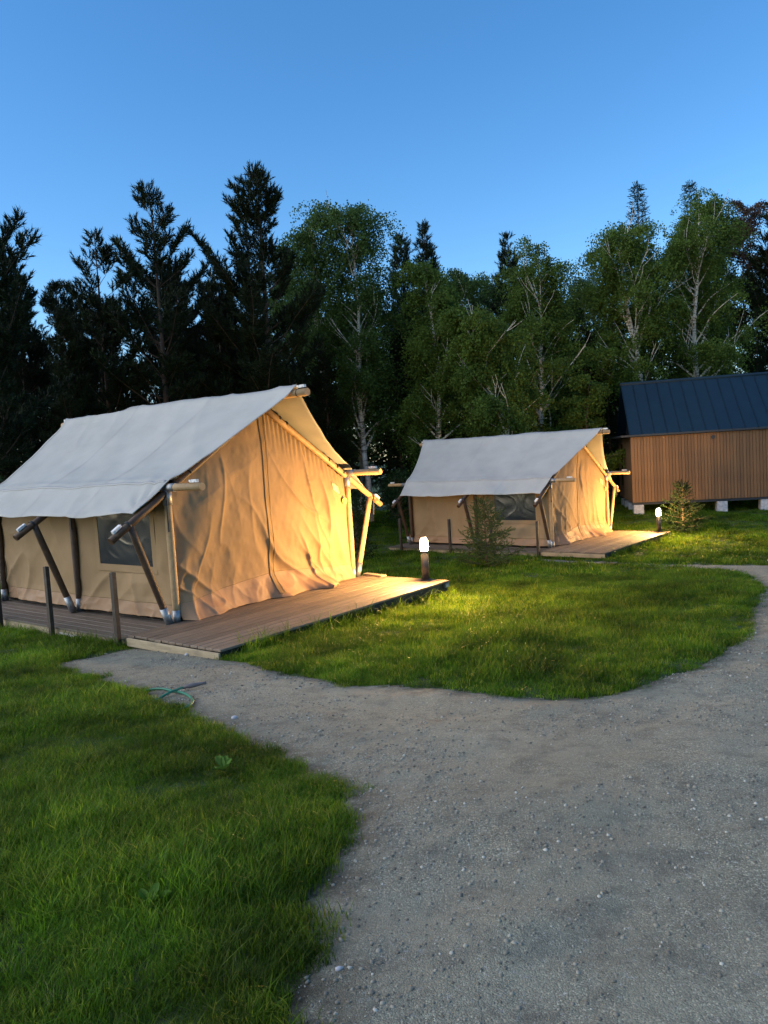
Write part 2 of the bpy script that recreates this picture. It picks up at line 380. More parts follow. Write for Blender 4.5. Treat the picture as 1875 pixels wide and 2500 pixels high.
# ------------------------------------------------------------------ geometry-node scatter (grass, pebbles): "stuff"
def scatter(name, P, rot, scl, idx, sources, label, cat):
    m = bpy.data.meshes.new(name); m.vertices.add(len(P)); m.vertices.foreach_set('co', np.asarray(P, np.float32).ravel())
    a = m.attributes.new('rot', 'FLOAT_VECTOR', 'POINT'); a.data.foreach_set('vector', np.asarray(rot, np.float32).ravel())
    a = m.attributes.new('scl', 'FLOAT_VECTOR', 'POINT'); a.data.foreach_set('vector', np.asarray(scl, np.float32).ravel())
    a = m.attributes.new('pick', 'INT', 'POINT'); a.data.foreach_set('value', np.asarray(idx, np.int32))
    o = link(name, m)
    src = bpy.data.collections.new(name + '_pieces')
    for s in sources: src.objects.link(s)
    g = bpy.data.node_groups.new(name + '_scatter', 'GeometryNodeTree')
    g.interface.new_socket('Geometry', in_out='INPUT', socket_type='NodeSocketGeometry'); g.interface.new_socket('Geometry', in_out='OUTPUT', socket_type='NodeSocketGeometry')
    N = g.nodes.new; L = g.links.new
    gi = N('NodeGroupInput'); go = N('NodeGroupOutput'); ip = N('GeometryNodeInstanceOnPoints'); ci = N('GeometryNodeCollectionInfo')
    ci.inputs['Collection'].default_value = src; ci.inputs['Separate Children'].default_value = True; ci.inputs['Reset Children'].default_value = True
    def na(n, t):
        q = N('GeometryNodeInputNamedAttribute'); q.data_type = t; q.inputs['Name'].default_value = n; return q.outputs[0]
    L(gi.outputs[0], ip.inputs['Points']); L(ci.outputs[0], ip.inputs['Instance']); ip.inputs['Pick Instance'].default_value = True
    L(na('pick', 'INT'), ip.inputs['Instance Index']); L(na('rot', 'FLOAT_VECTOR'), ip.inputs['Rotation']); L(na('scl', 'FLOAT_VECTOR'), ip.inputs['Scale'])
    L(ip.outputs[0], go.inputs[0])
    md = o.modifiers.new('scatter', 'NODES'); md.node_group = g
    return tag(o, label, cat, kind='stuff')

def tuft(seed, n, radius, hmin, hmax, width, lean):
    r = np.random.default_rng(seed); V = []; F = []
    for k in range(n):
        a = r.random()*2*PI; q = radius*math.sqrt(r.random()); bx, by = q*math.cos(a), q*math.sin(a)
        h = hmin + (hmax-hmin)*r.random()**1.6; az = r.random()*2*PI; le = lean*(.25+r.random())*h
        dx, dy = math.cos(az), math.sin(az); sx, sy = -dy, dx; w = width*(.6+.7*r.random())
        o = len(V)
        for t, ww in ((0, 1.0), (.45, .85), (.8, .5)):
            cx = bx+dx*le*t*t; cyy = by+dy*le*t*t; z = h*t*(1-.25*t*lean*.5) - (.01 if t == 0 else 0)
            V.append((cx-sx*w*ww/2, cyy-sy*w*ww/2, z)); V.append((cx+sx*w*ww/2, cyy+sy*w*ww/2, z))
        V.append((bx+dx*le, by+dy*le, h*(1-.12*lean)))
        F += [(o,o+1,o+3,o+2),(o+2,o+3,o+5,o+4)]; F.append((o+4,o+5,o+6,o+6))
    m = bpy.data.meshes.new('tuft'); m.from_pydata(V, [], [f if f[2] != f[3] else f[:3] for f in F]); m.update()
    m.materials.append(M['grass_blades'])
    return bpy.data.objects.new('grass_tuft', m)

DECKS = []     # footprints with no grass: filled below: (origin x, y, yaw, x0, x1, y0, y1)
T1 = dict(loc=(-3.1096, 10.8498, -.19), yaw=.90992); T2 = dict(loc=(4.8963, 22.0075, -.9058), yaw=.87295)
W, L_, HP, HR = 4.0025, 5.2142, 1.9359, 3.2841
DL, DF, DR = .88, 2.005, .23
def under_deck(x, y):
    r = np.zeros(x.shape, bool)
    for t in (T1, T2):
        c, s = math.cos(t['yaw']), math.sin(t['yaw']); dx, dy = x-t['loc'][0], y-t['loc'][1]
        lx, ly = dx*c+dy*s, -dx*s+dy*c
        r |= (lx > -DL+.1) & (lx < W+DR-.1) & (ly > -DF+.12) & (ly < L_+.2)
    return r
def lawn_points(n, x0, x1, y0, y1, seed, patchy=.0):
    r = np.random.default_rng(seed)
    x = x0+(x1-x0)*r.random(n); y = y0+(y1-y0)*r.random(n)
    jx = .07*fbm(x*3, y*3, 1.0)+.06*fbm(x*11, y*11, 8.0)+r.normal(0, .03, n); jy = .07*fbm(x*3+40, y*3, 1.0)+.06*fbm(x*11+9, y*11, 8.0)+r.normal(0, .03, n)
    ok = ~in_poly(x+jx, y+jy) & ~under_deck(x, y) & (np.abs(x) < .60*y+2.2)
    if patchy: ok &= (fbm(x*.8, y*.8, 4.0) + r.normal(0, .5, n)) > -patchy
    return x[ok], y[ok], r
def lawn(name, n, box, seed, tufts, smin, smax, label):
    x, y, r = lawn_points(n, *box, seed, 1.9)
    z = ground_z(x, y) + undul(x, y) - .005
    k = len(x); hn = fbm(x*.9, y*.9, 7.0)
    edge = np.clip(dist_poly(x, y)/.25, .45, 1)
    s = (smin+(smax-smin)*r.random(k))*np.clip(1+.55*hn+.25*fbm(x*4, y*4, 2.0), .35, 2)*(.6+.4*edge)
    rot = np.stack([r.normal(0, .14, k), r.normal(0, .14, k), r.random(k)*2*PI], 1)
    scl = np.stack([s*.5+.5, s*.5+.5, s], 1)
    scatter(name, np.stack([x, y, z], 1), rot, scl, r.integers(0, len(tufts), k), tufts, label, 'grass')
near_tufts = [tuft(100+i, 36, .075, .02, .066, .0030, .8) for i in range(10)] + [tuft(150+i, 12, .05, .04, .11, .0032, 1.4) for i in range(2)]
mid_tufts = [tuft(200+i, 34, .11, .025, .075, .006, .6) for i in range(8)] + [tuft(250+i, 14, .06, .05, .13, .006, 1.2) for i in range(1)]
far_tufts = [tuft(300+i, 40, .22, .03, .085, .013, .6) for i in range(8)]
lawn('grass_near_lawn', 46000, (-5.5, -.1, 1.3, 9.3), 1, near_tufts, .75, 1.25, 'lush green grass of the lawn in the lower left foreground')
lawn('grass_middle_lawn', 60000, (-8, 9.5, 5.8, 16), 2, mid_tufts, .8, 1.2, 'short grass of the lawn between the deck and the curving path')
lawn('grass_far_lawn', 52000, (-22, 24, 15.5, 40), 3, far_tufts, .8, 1.3, 'darker grass around the far tent and up to the wood')

def edge_grass():
    r = R(31); P = []; S = []
    for T, n in ((T1, 420), (T2, 260)):
        c, sn = math.cos(T['yaw']), math.sin(T['yaw'])
        for k in range(n):
            if k % 5 < 3: lx, ly = -.55+(W+DR+.5)*r.random(), -DF+.05-abs(r.normal(0, .10))
            else: lx, ly = -DL-.02-abs(r.normal(0, .12)), -.1+(L_+.3)*r.random()
            x, y = T['loc'][0]+lx*c-ly*sn, T['loc'][1]+lx*sn+ly*c
            P.append((x, y, float(ground_z(x, y)))); S.append(.6+.9*r.random()*(1 if k % 5 < 3 else .6))
    n = len(P); S = np.array(S)
    scatter('grass_deck_edge', np.array(P), np.stack([r.normal(0,.15,n), r.normal(0,.15,n), r.random(n)*6.28], 1), np.stack([S,S,S], 1), r.integers(0, 4, n), [tuft(500+i, 9, .05, .08, .26, .006, 1.1) for i in range(4)], 'longer uncut grass growing along the edges of the decks', 'grass')
R = np.random.default_rng
edge_grass()
def pebble_mesh(seed, n=1):
    r = np.random.default_rng(seed); t = (1+5**.5)/2
    V = np.array([(-1,t,0),(1,t,0),(-1,-t,0),(1,-t,0),(0,-1,t),(0,1,t),(0,-1,-t),(0,1,-t),(t,0,-1),(t,0,1),(-t,0,-1),(-t,0,1)], float)/1.9
    F = [(0,11,5),(0,5,1),(0,1,7),(0,7,10),(0,10,11),(1,5,9),(5,11,4),(11,10,2),(10,7,6),(7,1,8),(3,9,4),(3,4,2),(3,2,6),(3,6,8),(3,8,9),(4,9,5),(2,4,11),(6,2,10),(8,6,7),(9,8,1)]
    V = V*(1+r.normal(0, .16, (12, 1)))*np.array([1, .7+.4*r.random(), .5+.3*r.random()])
    m = fast_mesh('pebble', V, np.array(F), True); m.materials.append(M['pebble']); return m
peb = [bpy.data.objects.new('pebble', pebble_mesh(400+i)) for i in range(8)]
def gravel_points(n, box, seed):
    r = np.random.default_rng(seed); x = box[0]+(box[1]-box[0])*r.random(n); y = box[2]+(box[3]-box[2])*r.random(n)
    ok = in_poly(x, y) & (np.abs(x) < .6*y+1.2); cl = fbm(x*1.1, y*1.1, 5.0); ok &= (cl + r.normal(0, .40, n)) > .05
    return x[ok], y[ok], r
def pebbles(name, n, box, seed, a, b, label):
    x, y, r = gravel_points(n, box, seed); k = len(x)
    s = a + (b-a)*r.random(k)**9
    scatter(name, np.stack([x, y, gravel_z(x, y)+s*.12], 1), np.stack([r.normal(0,.3,k), r.normal(0,.3,k), r.random(k)*6.28], 1), np.stack([s]*3, 1), r.integers(0, 8, k), peb, label, 'gravel')
pebbles('gravel_near', 90000, (-2.5, 4, 1.4, 6.5), 21, .0020, .012, 'loose small stones on the foreground gravel')
pebbles('gravel_far', 60000, (-4.5, 7, 6.4, 13), 22, .004, .017, 'loose small stones on the gravel round the middle lawn')

# ------------------------------------------------------------------ tents
SL = (HR-HP)/(W/2)
PE, PR, PRB, RO, FO = .806, 1.0235, .98, .967, .5715
def surf(name, U, V_, fn, m, parent, thick=0.0):
    """grid surface fn(u,v)->(x,y,z) arrays"""
    u, v = np.meshgrid(U, V_); X, Y, Z = fn(u, v)
    Vt = np.stack(np.broadcast_arrays(X, Y, Z), -1).reshape(-1, 3); n = len(U)
    i, j = np.meshgrid(np.arange(len(U)-1), np.arange(len(V_)-1)); a = (j*n+i).ravel()
    o = link(name, fast_mesh(name, Vt, np.stack([a, a+1, a+n+1, a+n], 1), True), m, parent)
    if thick:
        s = o.modifiers.new('thickness', 'SOLIDIFY'); s.thickness = thick; s.offset = 0
    return o

def pole(root, name, a, b, r, m, n=12, bend=0.0):
    a = Vector(a); b = Vector(b); pts = []
    for k in range(7):
        t = k/6; p = a.lerp(b, t); p.z += bend*math.sin(PI*t); pts.append(p)
    return MB().tube(pts, [r*(1+.04*math.sin(5*k+a.x)) for k in range(7)], n).build(name, m, root, True)
def sleeve(par, a, b, r, name='sleeve', m=None):
    return MB().tube([a, b], r, 14).build(name, m or M['galvanised'], par, True)
def buckle(par, p, d, m=None):
    """ratchet buckle lying on a pole end at p, pointing along d"""
    p = Vector(p); d = Vector(d).normalized(); s = d.cross(Vector((0,0,1))).normalized(); u = s.cross(d)
    mb = MB()
    def ob(c, l, w, h):
        V = [c + d*(l*i) + s*(w*j) + u*(h*k) for k in (-1,1) for (i,j) in ((-1,-1),(1,-1),(1,1),(-1,1))]
        mb.add(V, [(0,3,2,1),(4,5,6,7),(0,1,5,4),(1,2,6,5),(2,3,7,6),(3,0,4,7)])
    ob(p, .075, .022, .012); ob(p+u*.022+d*.02, .05, .026, .008); ob(p+u*.012-d*.06, .02, .03, .014)
    mb.tube([p+s*.034+d*.03, p-s*.034+d*.03], .009, 8)
    return mb.build('ratchet_buckle', m or M['white_plastic'], par)
def strap_ring(par, p, d, r, w=.035):
    p = Vector(p); d = Vector(d).normalized()
    return MB().tube([p-d*w/2, p+d*w/2], r, 12).build('strap', M['black_strap'], par, True)

def make_tent(T, seed, label, hi):
    root = empty('safari_tent', T['loc'], T['yaw'])
    tag(root, label, 'tent', 'canvas tents on wooden decks')
    q = 1.0 if hi else .6
    # --- poles
    for sx, x in ((-1, 0.0), (1, W)):
        for yi, y in enumerate((0.0, L_/2, L_)):
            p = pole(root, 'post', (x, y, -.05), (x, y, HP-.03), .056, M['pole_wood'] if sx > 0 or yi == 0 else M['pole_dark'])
            sleeve(p, (x, y, -.052), (x, y, .16), .060); sleeve(p, (x, y, HP-.24), (x, y, HP-.02), .066)
            zt = HP-SL*.66
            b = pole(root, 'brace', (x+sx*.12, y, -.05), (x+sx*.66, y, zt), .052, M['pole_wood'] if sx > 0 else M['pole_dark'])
            d = Vector((sx*.54, 0, zt+.05)).normalized(); a = Vector((x+sx*.12, y, -.052)); sleeve(b, a, a+d*.30, .057)
            tip = (x+sx*RO, y, HP-SL*RO)
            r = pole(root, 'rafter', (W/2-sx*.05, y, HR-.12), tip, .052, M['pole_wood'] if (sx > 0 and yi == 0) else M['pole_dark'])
            dn = Vector((sx, 0, -SL)).normalized()
            buckle(r, Vector(tip)-dn*.13+Vector((0, 0, .075)), dn)
            e = Vector((x+sx*.68, y, HP-SL*.68)); strap_ring(r, e, dn, .058)
            if yi == 0:
                for tt in (.32, .46, 1.42, 1.62, 1.78) if sx > 0 else (1.5, 1.75):
                    strap_ring(r, Vector((W/2, y, HR-.12)) + Vector((sx*(W/2+RO), 0, HP-SL*RO-HR+.12)).normalized()*tt*1.25, dn, .057, .04 if tt != 1.42 else .03)
            # strap hanging from the post head
            if sx < 0: MB().tube([(x-.05, y-.05, HP-.05), (x-.065, y-.065, HP-.35), (x-.06, y-.06, HP-.62)], [.009,.009,.014], 6).build('strap', M['black_strap'], root)
            else: MB().tube([(x+.70, y-.055, HP-SL*.66), (x+.66, y-.055, HP-SL*.66-.38)], [.014,.014], 6).build('strap', M['black_strap'], root)
        ep = pole(root, 'eave_pole', (x, -PE, HP+.01), (x, L_+PRB-.1, HP+.01), .055, M['pole_wood'], bend=.012)
        sleeve(ep, (x, -.20, HP+.012), (x, .06, HP+.012), .062); sleeve(ep, (x, L_-.1, HP+.012), (x, L_+.3, HP+.012), .064)
        buckle(ep, (x, -PE+.17, HP+.085), (0, -1, 0)); buckle(ep, (x, L_+PRB-.26, HP+.085), (0, 1, 0))
    rp = pole(root, 'ridge_pole', (W/2, -PR, HR), (W/2, L_+PRB-.05, HR), .06, M['pole_wood'])
    buckle(rp, (W/2, -PR+.12, HR+.09), (0, -1, 0)); buckle(rp, (W/2, L_+PRB-.2, HR+.09), (0, 1, 0))
    strap_ring(rp, (W/2, -PR+.2, HR), (0, 1, 0), .066, .02)
    # --- fly sheet
    SW = W/2+FO
    def fly(u, v, off=0.0):      # u in [-1,1] across, v in [0,1] front to back
        s = np.abs(u)*SW; t = np.abs(u)
        sag = .078*np.sin(PI*np.clip(s/(W/2), 0, 1)) * (.4+.6*np.sin(PI*v))
        z = HR+.068 - SL*s - sag
        over = s-W/2
        z = z - np.where(over > 0, .02*over, 0)
        hang = .035*np.sin(PI*v*2)**2*np.clip(over/FO, 0, 1)
        z = z - hang
        yf = -(.80 - .83*t - .10*np.sin(PI*t)); yb = L_ + (.80 - .83*t - .10*np.sin(PI*t))
        y = yf+(yb-yf)*v
        z = z + .062*np.exp(-((s)/.12)**2) - .03*np.abs(u)**.2*0
        side = np.where(u < 0, 0, 50.0)
        wr = .022*fbm(y*.9+side, s*1.6, seed*3.1, 3) + .026*(1-np.abs(fbm(y*1.1+s*.9+side, s*.35-y*.25, seed*5.7, 2)))**3
        # tension creases running to the lower corners
        for cv in (0.0, 1.0):
            cyy = np.where(cv == 0, .03, L_-.03); dx = (y-cyy); ds = (SW-s)
            ang = np.arctan2(ds, np.abs(dx)+1e-4); rr = np.hypot(dx, ds)
            wr = wr + .030*np.sin(ang*13+seed)*np.exp(-(rr/.65)**2)*np.clip(rr/.25, 0, 1)
        z = z + wr + off + .045*np.exp(-((s-W/2)/.13)**2)
        x = W/2 + u*SW
        return x, y, z
    nu = int(96*q)//2*2+1; nv = int(110*q)
    fl = surf('fly_sheet', np.linspace(-1, 1, nu), np.linspace(0, 1, nv), fly, M['canvas_roof'], root, .006)
    for sv in (.30, .62):
        surf('seam', np.linspace(-1, 1, 81), np.array([sv-.004, sv+.004]), lambda u, v: fly(u, v, .0062), M['seam_roof'], fl)
    for sg in (-1, 1):
        us = sg*(W/2+.03)/SW, sg*(W/2+.065)/SW
        surf('welt', np.array(sorted(us)), np.linspace(.005, .995, 90), lambda u, v: fly(u, v, .008), M['seam_roof'], fl, .006)
    for (v0, v1) in ((.0, .012), (.988, 1.0)):
        surf('hem', np.linspace(-1, 1, 81), np.array([v0, v1]), lambda u, v: fly(u, v, .010), M['canvas_roof'], fl)
    # --- front / rear walls
    def ztop(x): return HP-.13 + SL*np.minimum(x, W-x)*.985
    def drape(x, z, sd):
        zt = ztop(x); h = z/zt
        warp = .6*fbm(x*.7, z*.55, sd, 2)
        slant = x*1.9 + (zt-z)*.75*np.clip((2.0-x)*.6, -.8, 1) + warp
        patch = lambda q: np.clip(.5+1.1*noise3(x*1.1+q, z*.8+q*.7, sd+q), 0, 1.2)
        sl2 = x*1.6 - (zt-z)*.35 + .5*noise3(x*.9, z*.7, sd+30); sl3 = x*1.2 + z*.9 + .5*noise3(x*.8+5, z*.9, sd+31)
        a = .050*noise3(slant*.7, z*.4, sd+1) + .034*(1-np.abs(noise3(slant*1.0, z*.3, sd+2)))**4*patch(1.3)
        b = .026*(1-np.abs(noise3(sl2*1.7+3, z*.3, sd+3)))**5*patch(4.1) + .020*(1-np.abs(noise3(slant*2.0+9, z*.45, sd+5)))**5*patch(7.7)
        b = b + .022*(1-np.abs(noise3(sl3*1.5, z*.5-x*.3, sd+12)))**6*patch(9.2)*np.clip(1.4-z*.5, .2, 1)
        pleat = .014*np.sin(x*58+2*noise3(x*3, 0, sd))*np.clip((h-.80)/.2, 0, 1)*(x > W*.5)
        diag = .040*(1-np.abs(noise3((x*.9+z*1.1)*1.6, (x-z)*.35, sd+4)))**4*np.clip(1-x/2.6, 0, 1)
        fine = .006*fbm(x*9, z*7, sd+6, 2)
        env = np.clip((1.03-h)*4, .15, 1)
        belly = .10*np.sin(PI*np.clip(h, 0, 1))**1.2*np.sin(PI*np.clip(x/W, 0, 1))**.5
        flare = np.clip(.42-z, 0, 1)/.42
        fl_ = flare**1.5*(.30*np.exp(-((x-2.95)/.28)**2)*(1+.4*np.sin(z*20)) + .10+.16*np.clip(noise3(x*1.9, 2.0, sd+8)+.45, 0, 1.3))
        crum = .05*flare*(1-np.abs(noise3(x*2.6+z*1.5, z*3.2, sd+9)))**2
        return (2.4*(a+b)+1.4*diag)*env + pleat + fine + fl_ + crum + belly*.35
    def wall_fn(y0, sgn, sd):
        def f(u, v):
            x = .03+(W-.06)*u; zt = ztop(x); z = .004 + (zt-.004)*v
            y = y0 + sgn*drape(x, z, sd)
            edge = np.clip(np.minimum(x, W-x)/.12, 0, 1)
            zz = z + .012*np.clip(noise3(x*4, 0, sd+3), 0, 1)*(z < .05)
            return x + .01*np.sin(z*14+sd)*(1-edge), y0 + (y-y0)*(.25+.75*edge), zz
        return f
    NU = int(230*q)
    for nm, y0, sgn, sd, res in (('front_wall', .05, -1, seed*1.7, 1.0), ('rear_wall', L_-.05, 1, seed*2.9, .3)):
        fn = wall_fn(y0, sgn, sd); vs = .13
        surf(nm, np.linspace(0, 1, int(NU*res)), np.linspace(vs, 1, int(170*q*res)), fn, M['canvas_wall'], root, .004)
        surf('wall_skirt', np.linspace(0, 1, int(NU*res)), np.linspace(0, vs, int(36*res)+3), fn, M['canvas_skirt'], root, .004)
        if nm == 'front_wall':
            for uc, w in ((.485, .012), (.50, .004)):
                surf('door_seam', np.linspace(uc-w, uc+w, 7), np.linspace(.02, .985, 120), lambda u, v: (lambda p: (p[0], p[1]-.011-(.004 if w < .01 else 0), p[2]))(fn(u, v)), M['seam_tape'], root, .004)
            # small patch and round tag near the outer post
            xx = np.array([[(W-.42)/W]]); px, py, pz = fn(xx, np.array([[.76]]))
            surf('label_patch', np.linspace(.885, .935, 5), np.linspace(.79, .86, 5), lambda u, v: (lambda p: (p[0], p[1]-.012, p[2]))(fn(u, v)), M['pale_patch'], root, .004)
            ty = float(fn(np.array([[.955]]), np.array([[.75]]))[1][0, 0])
            MB().tube([(W*.958, ty-.03, 1.44), (W*.958, ty-.045, 1.44)], .062, 18).build('hanging_tag', M['yellow_tag'], root)
    # --- side walls
    def side_fn(x0, sgn, sd):
        def f(u, v):
            y = .03+(L_-.06)*u; z = .004+(HP-.10)*v
            d = .055*(1-np.abs(noise3((y*.8+z*.9)*1.7+sd, (y-z)*.4, sd)))**3 + .045*(1-np.abs(noise3(y*1.6-z*.5, z*.5+4, sd+2)))**3 + .006*fbm(y*6, z*5, sd, 2)
            d = d + np.clip(.3-z, 0, 1)*(.12+.16*noise3(y*2.4, 1, sd+5)) + .03*np.clip(.32-z, 0, 1)/.32*(1-np.abs(noise3(y*4+z*3, z*5, sd+6)))**2
            d = d*np.clip(np.minimum(y, L_-y)/.1, .2, 1)
            # taut round the window
            wn_ = np.clip(1-np.maximum(np.abs(y-1.22)/.95, np.abs(z-1.13)/.62), 0, .3)/.3
            return x0+sgn*(d*(1-.8*wn_)), y, z
        return f
    for nm, x0, sgn, sd in (('side_wall', .075, -1, seed*4.1), ('side_wall', W-.075, 1, seed*6.3)):
        fn = side_fn(x0, sgn, sd); vs = .11; res = 1 if sgn < 0 else .4
        sw = surf(nm, np.linspace(0, 1, int(200*q*res)), np.linspace(vs, 1, int(90*q*res)), fn, M['canvas_wall'], root, .004)
        surf('wall_skirt', np.linspace(0, 1, int(200*q*res)), np.linspace(0, vs, int(20*res)+3), fn, M['canvas_skirt'], root, .004)
        # clear film window with its border
        xo = x0+sgn*.034
        def pane(u, v, xo=xo, sgn=sgn):
            y = .52+1.41*u; z = .77+.80*v
            wp = noise3(y*1.5, z*1.5, seed+24); c = .010*fbm(y*2.2+wp, z*2.0, seed+21, 3) + .007*(1-np.abs(noise3((y-z*.6)*2.6+2*wp, (y+z)*1.3, seed+20)))**4
            e = np.clip(np.minimum(np.minimum(u, 1-u), np.minimum(v, 1-v))/.12, 0, 1)
            return xo+sgn*(.006+.4*c*e), y, z
        wd = surf('window', np.linspace(0, 1, 70), np.linspace(0, 1, 50), pane, M['window_film'], root)
        fr = MB()
        for (ya, yb, za, zb) in ((.42,.52,.66,1.66), (1.93,2.03,.66,1.66), (.52,1.93,.66,.77), (.52,1.93,1.57,1.66)):
            fr.box((min(xo, xo+sgn*.012), ya, za), (max(xo, xo+sgn*.012), yb, zb))
        fr.build('window_border', M['canvas_wall'], wd)
    return root

make_tent(T1, 1.0, 'large near canvas tent with pale roof and lamp-lit tan front', True)
make_tent(T2, 2.3, 'smaller-looking far canvas tent with pale roof behind the young spruce', False)

# ------------------------------------------------------------------ decks
def make_deck(T, seed, stubs, label, gz):
    r = np.random.default_rng(seed)
    root = empty('wooden_deck', T['loc'], T['yaw']); tag(root, label, 'deck', 'wooden tent decks')
    n = 13; pitch = (DF-.10)/n
    for k in range(n):
        y0 = -DF+k*pitch; dz = r.normal(0, .0015)
        x0 = -DL+r.normal(0, .004); x1 = W+DR+r.normal(0, .004)
        MB().box((x0, y0+.006, -.028+dz), (x1, y0+pitch-.006, dz), bev=.006).build('plank', M['deck_plank'], root)
    n2 = 6; p2 = (DL+.10)/n2
    for k in range(n2):
        x0 = -DL+k*p2
        cuts = [-.085, 2.05+.02*r.normal(), L_+.35]
        for a, b in zip(cuts[:-1], cuts[1:]):
            dz = r.normal(0, .0015)-.06
            MB().box((x0+.004, a+.004, -.032+dz), (x0+p2-.005, b-.004, dz), bev=.004).build('plank', M['deck_plank_side'], root)
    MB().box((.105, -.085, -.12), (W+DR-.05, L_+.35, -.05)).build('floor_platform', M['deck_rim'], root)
    # edge boards
    MB().box((-DL-.034, -DF+.002, -.145), (-DL-.004, -.10, -.036), bev=.004).build('fascia_board', M['deck_fascia'], root)
    MB().box((-DL+.02, -.07, -.22), (-DL+.06, L_+.33, -.094), bev=.004).build('side_joist', M['deck_fascia'], root)
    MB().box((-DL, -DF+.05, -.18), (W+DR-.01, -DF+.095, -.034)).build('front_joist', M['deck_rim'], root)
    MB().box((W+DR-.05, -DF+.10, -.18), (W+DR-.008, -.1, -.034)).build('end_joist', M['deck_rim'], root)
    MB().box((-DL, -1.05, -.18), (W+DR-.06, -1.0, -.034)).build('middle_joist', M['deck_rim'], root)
    for x in (.55, 2.1, W-.25):
        for y in (-DF+.15, -.35):
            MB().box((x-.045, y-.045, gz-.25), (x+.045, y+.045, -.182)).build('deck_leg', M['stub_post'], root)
    MB().box((W+DR-.012, -DF+.02, -.115), (W+DR+.008, -DF+.14, -.04)).box((W+DR-.14, -DF-.004, -.105), (W+DR-.03, -DF+.044, -.045)).build('corner_bracket', M['galvanised'], root)
    for (y, top, base) in stubs:
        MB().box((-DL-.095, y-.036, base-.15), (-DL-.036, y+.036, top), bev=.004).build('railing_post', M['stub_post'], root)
    return root
make_deck(T1, 1, [(.05, .86, -.2), (1.80, .87, -.2), (3.42, .84, -.2), (5.1, .85, -.2)], 'wooden deck of the near tent with bare railing posts along its side', -.35)
make_deck(T2, 2, [(-.04, .85, -.2), (1.5, .86, -.2), (3.0, .89, -.2), (4.95, .90, -.2)], 'wooden deck of the far tent jutting out towards the branch path', -.30)

# ------------------------------------------------------------------ bollard lamps
def bollard(T, lx, ly, label):
    c, s = math.cos(T['yaw']), math.sin(T['yaw']); x, y, z = T['loc']
    root = empty('bollard_lamp', (x+lx*c-ly*s, y+lx*s+ly*c, z+.002), T['yaw']); tag(root, label, 'lamp', 'bollard lamps on the decks')
    b = MB(); b.tube([(0,0,0),(0,0,.012)], .10, 20); b.tube([(0,0,.012),(0,0,.50)], .066, 24); b.tube([(0,0,.50),(0,0,.52)], .074, 24)
    b.build('post', M['bollard_metal'], root, True)
    MB().tube([(0,0,.522),(0,0,.69),(0,0,.72),(0,0,.74),(0,0,.75)], [.06,.06,.052,.035,.012], 24).build('diffuser', M['lamp_diffuser'], root, True)
    h = MB()
    for k in range(4):
        a = PI/4+k*PI/2; h.tube([(.068*math.cos(a), .068*math.sin(a), .52), (.068*math.cos(a), .068*math.sin(a), .705)], .005, 6)
    h.build('guard_rod', M['bollard_metal'], root)
bollard(T1, 4.12, -1.58, 'lit bollard lamp on the corner of the near deck')
bollard(T2, 4.12, -1.66, 'lit bollard lamp on the far deck beside a bushy spruce')

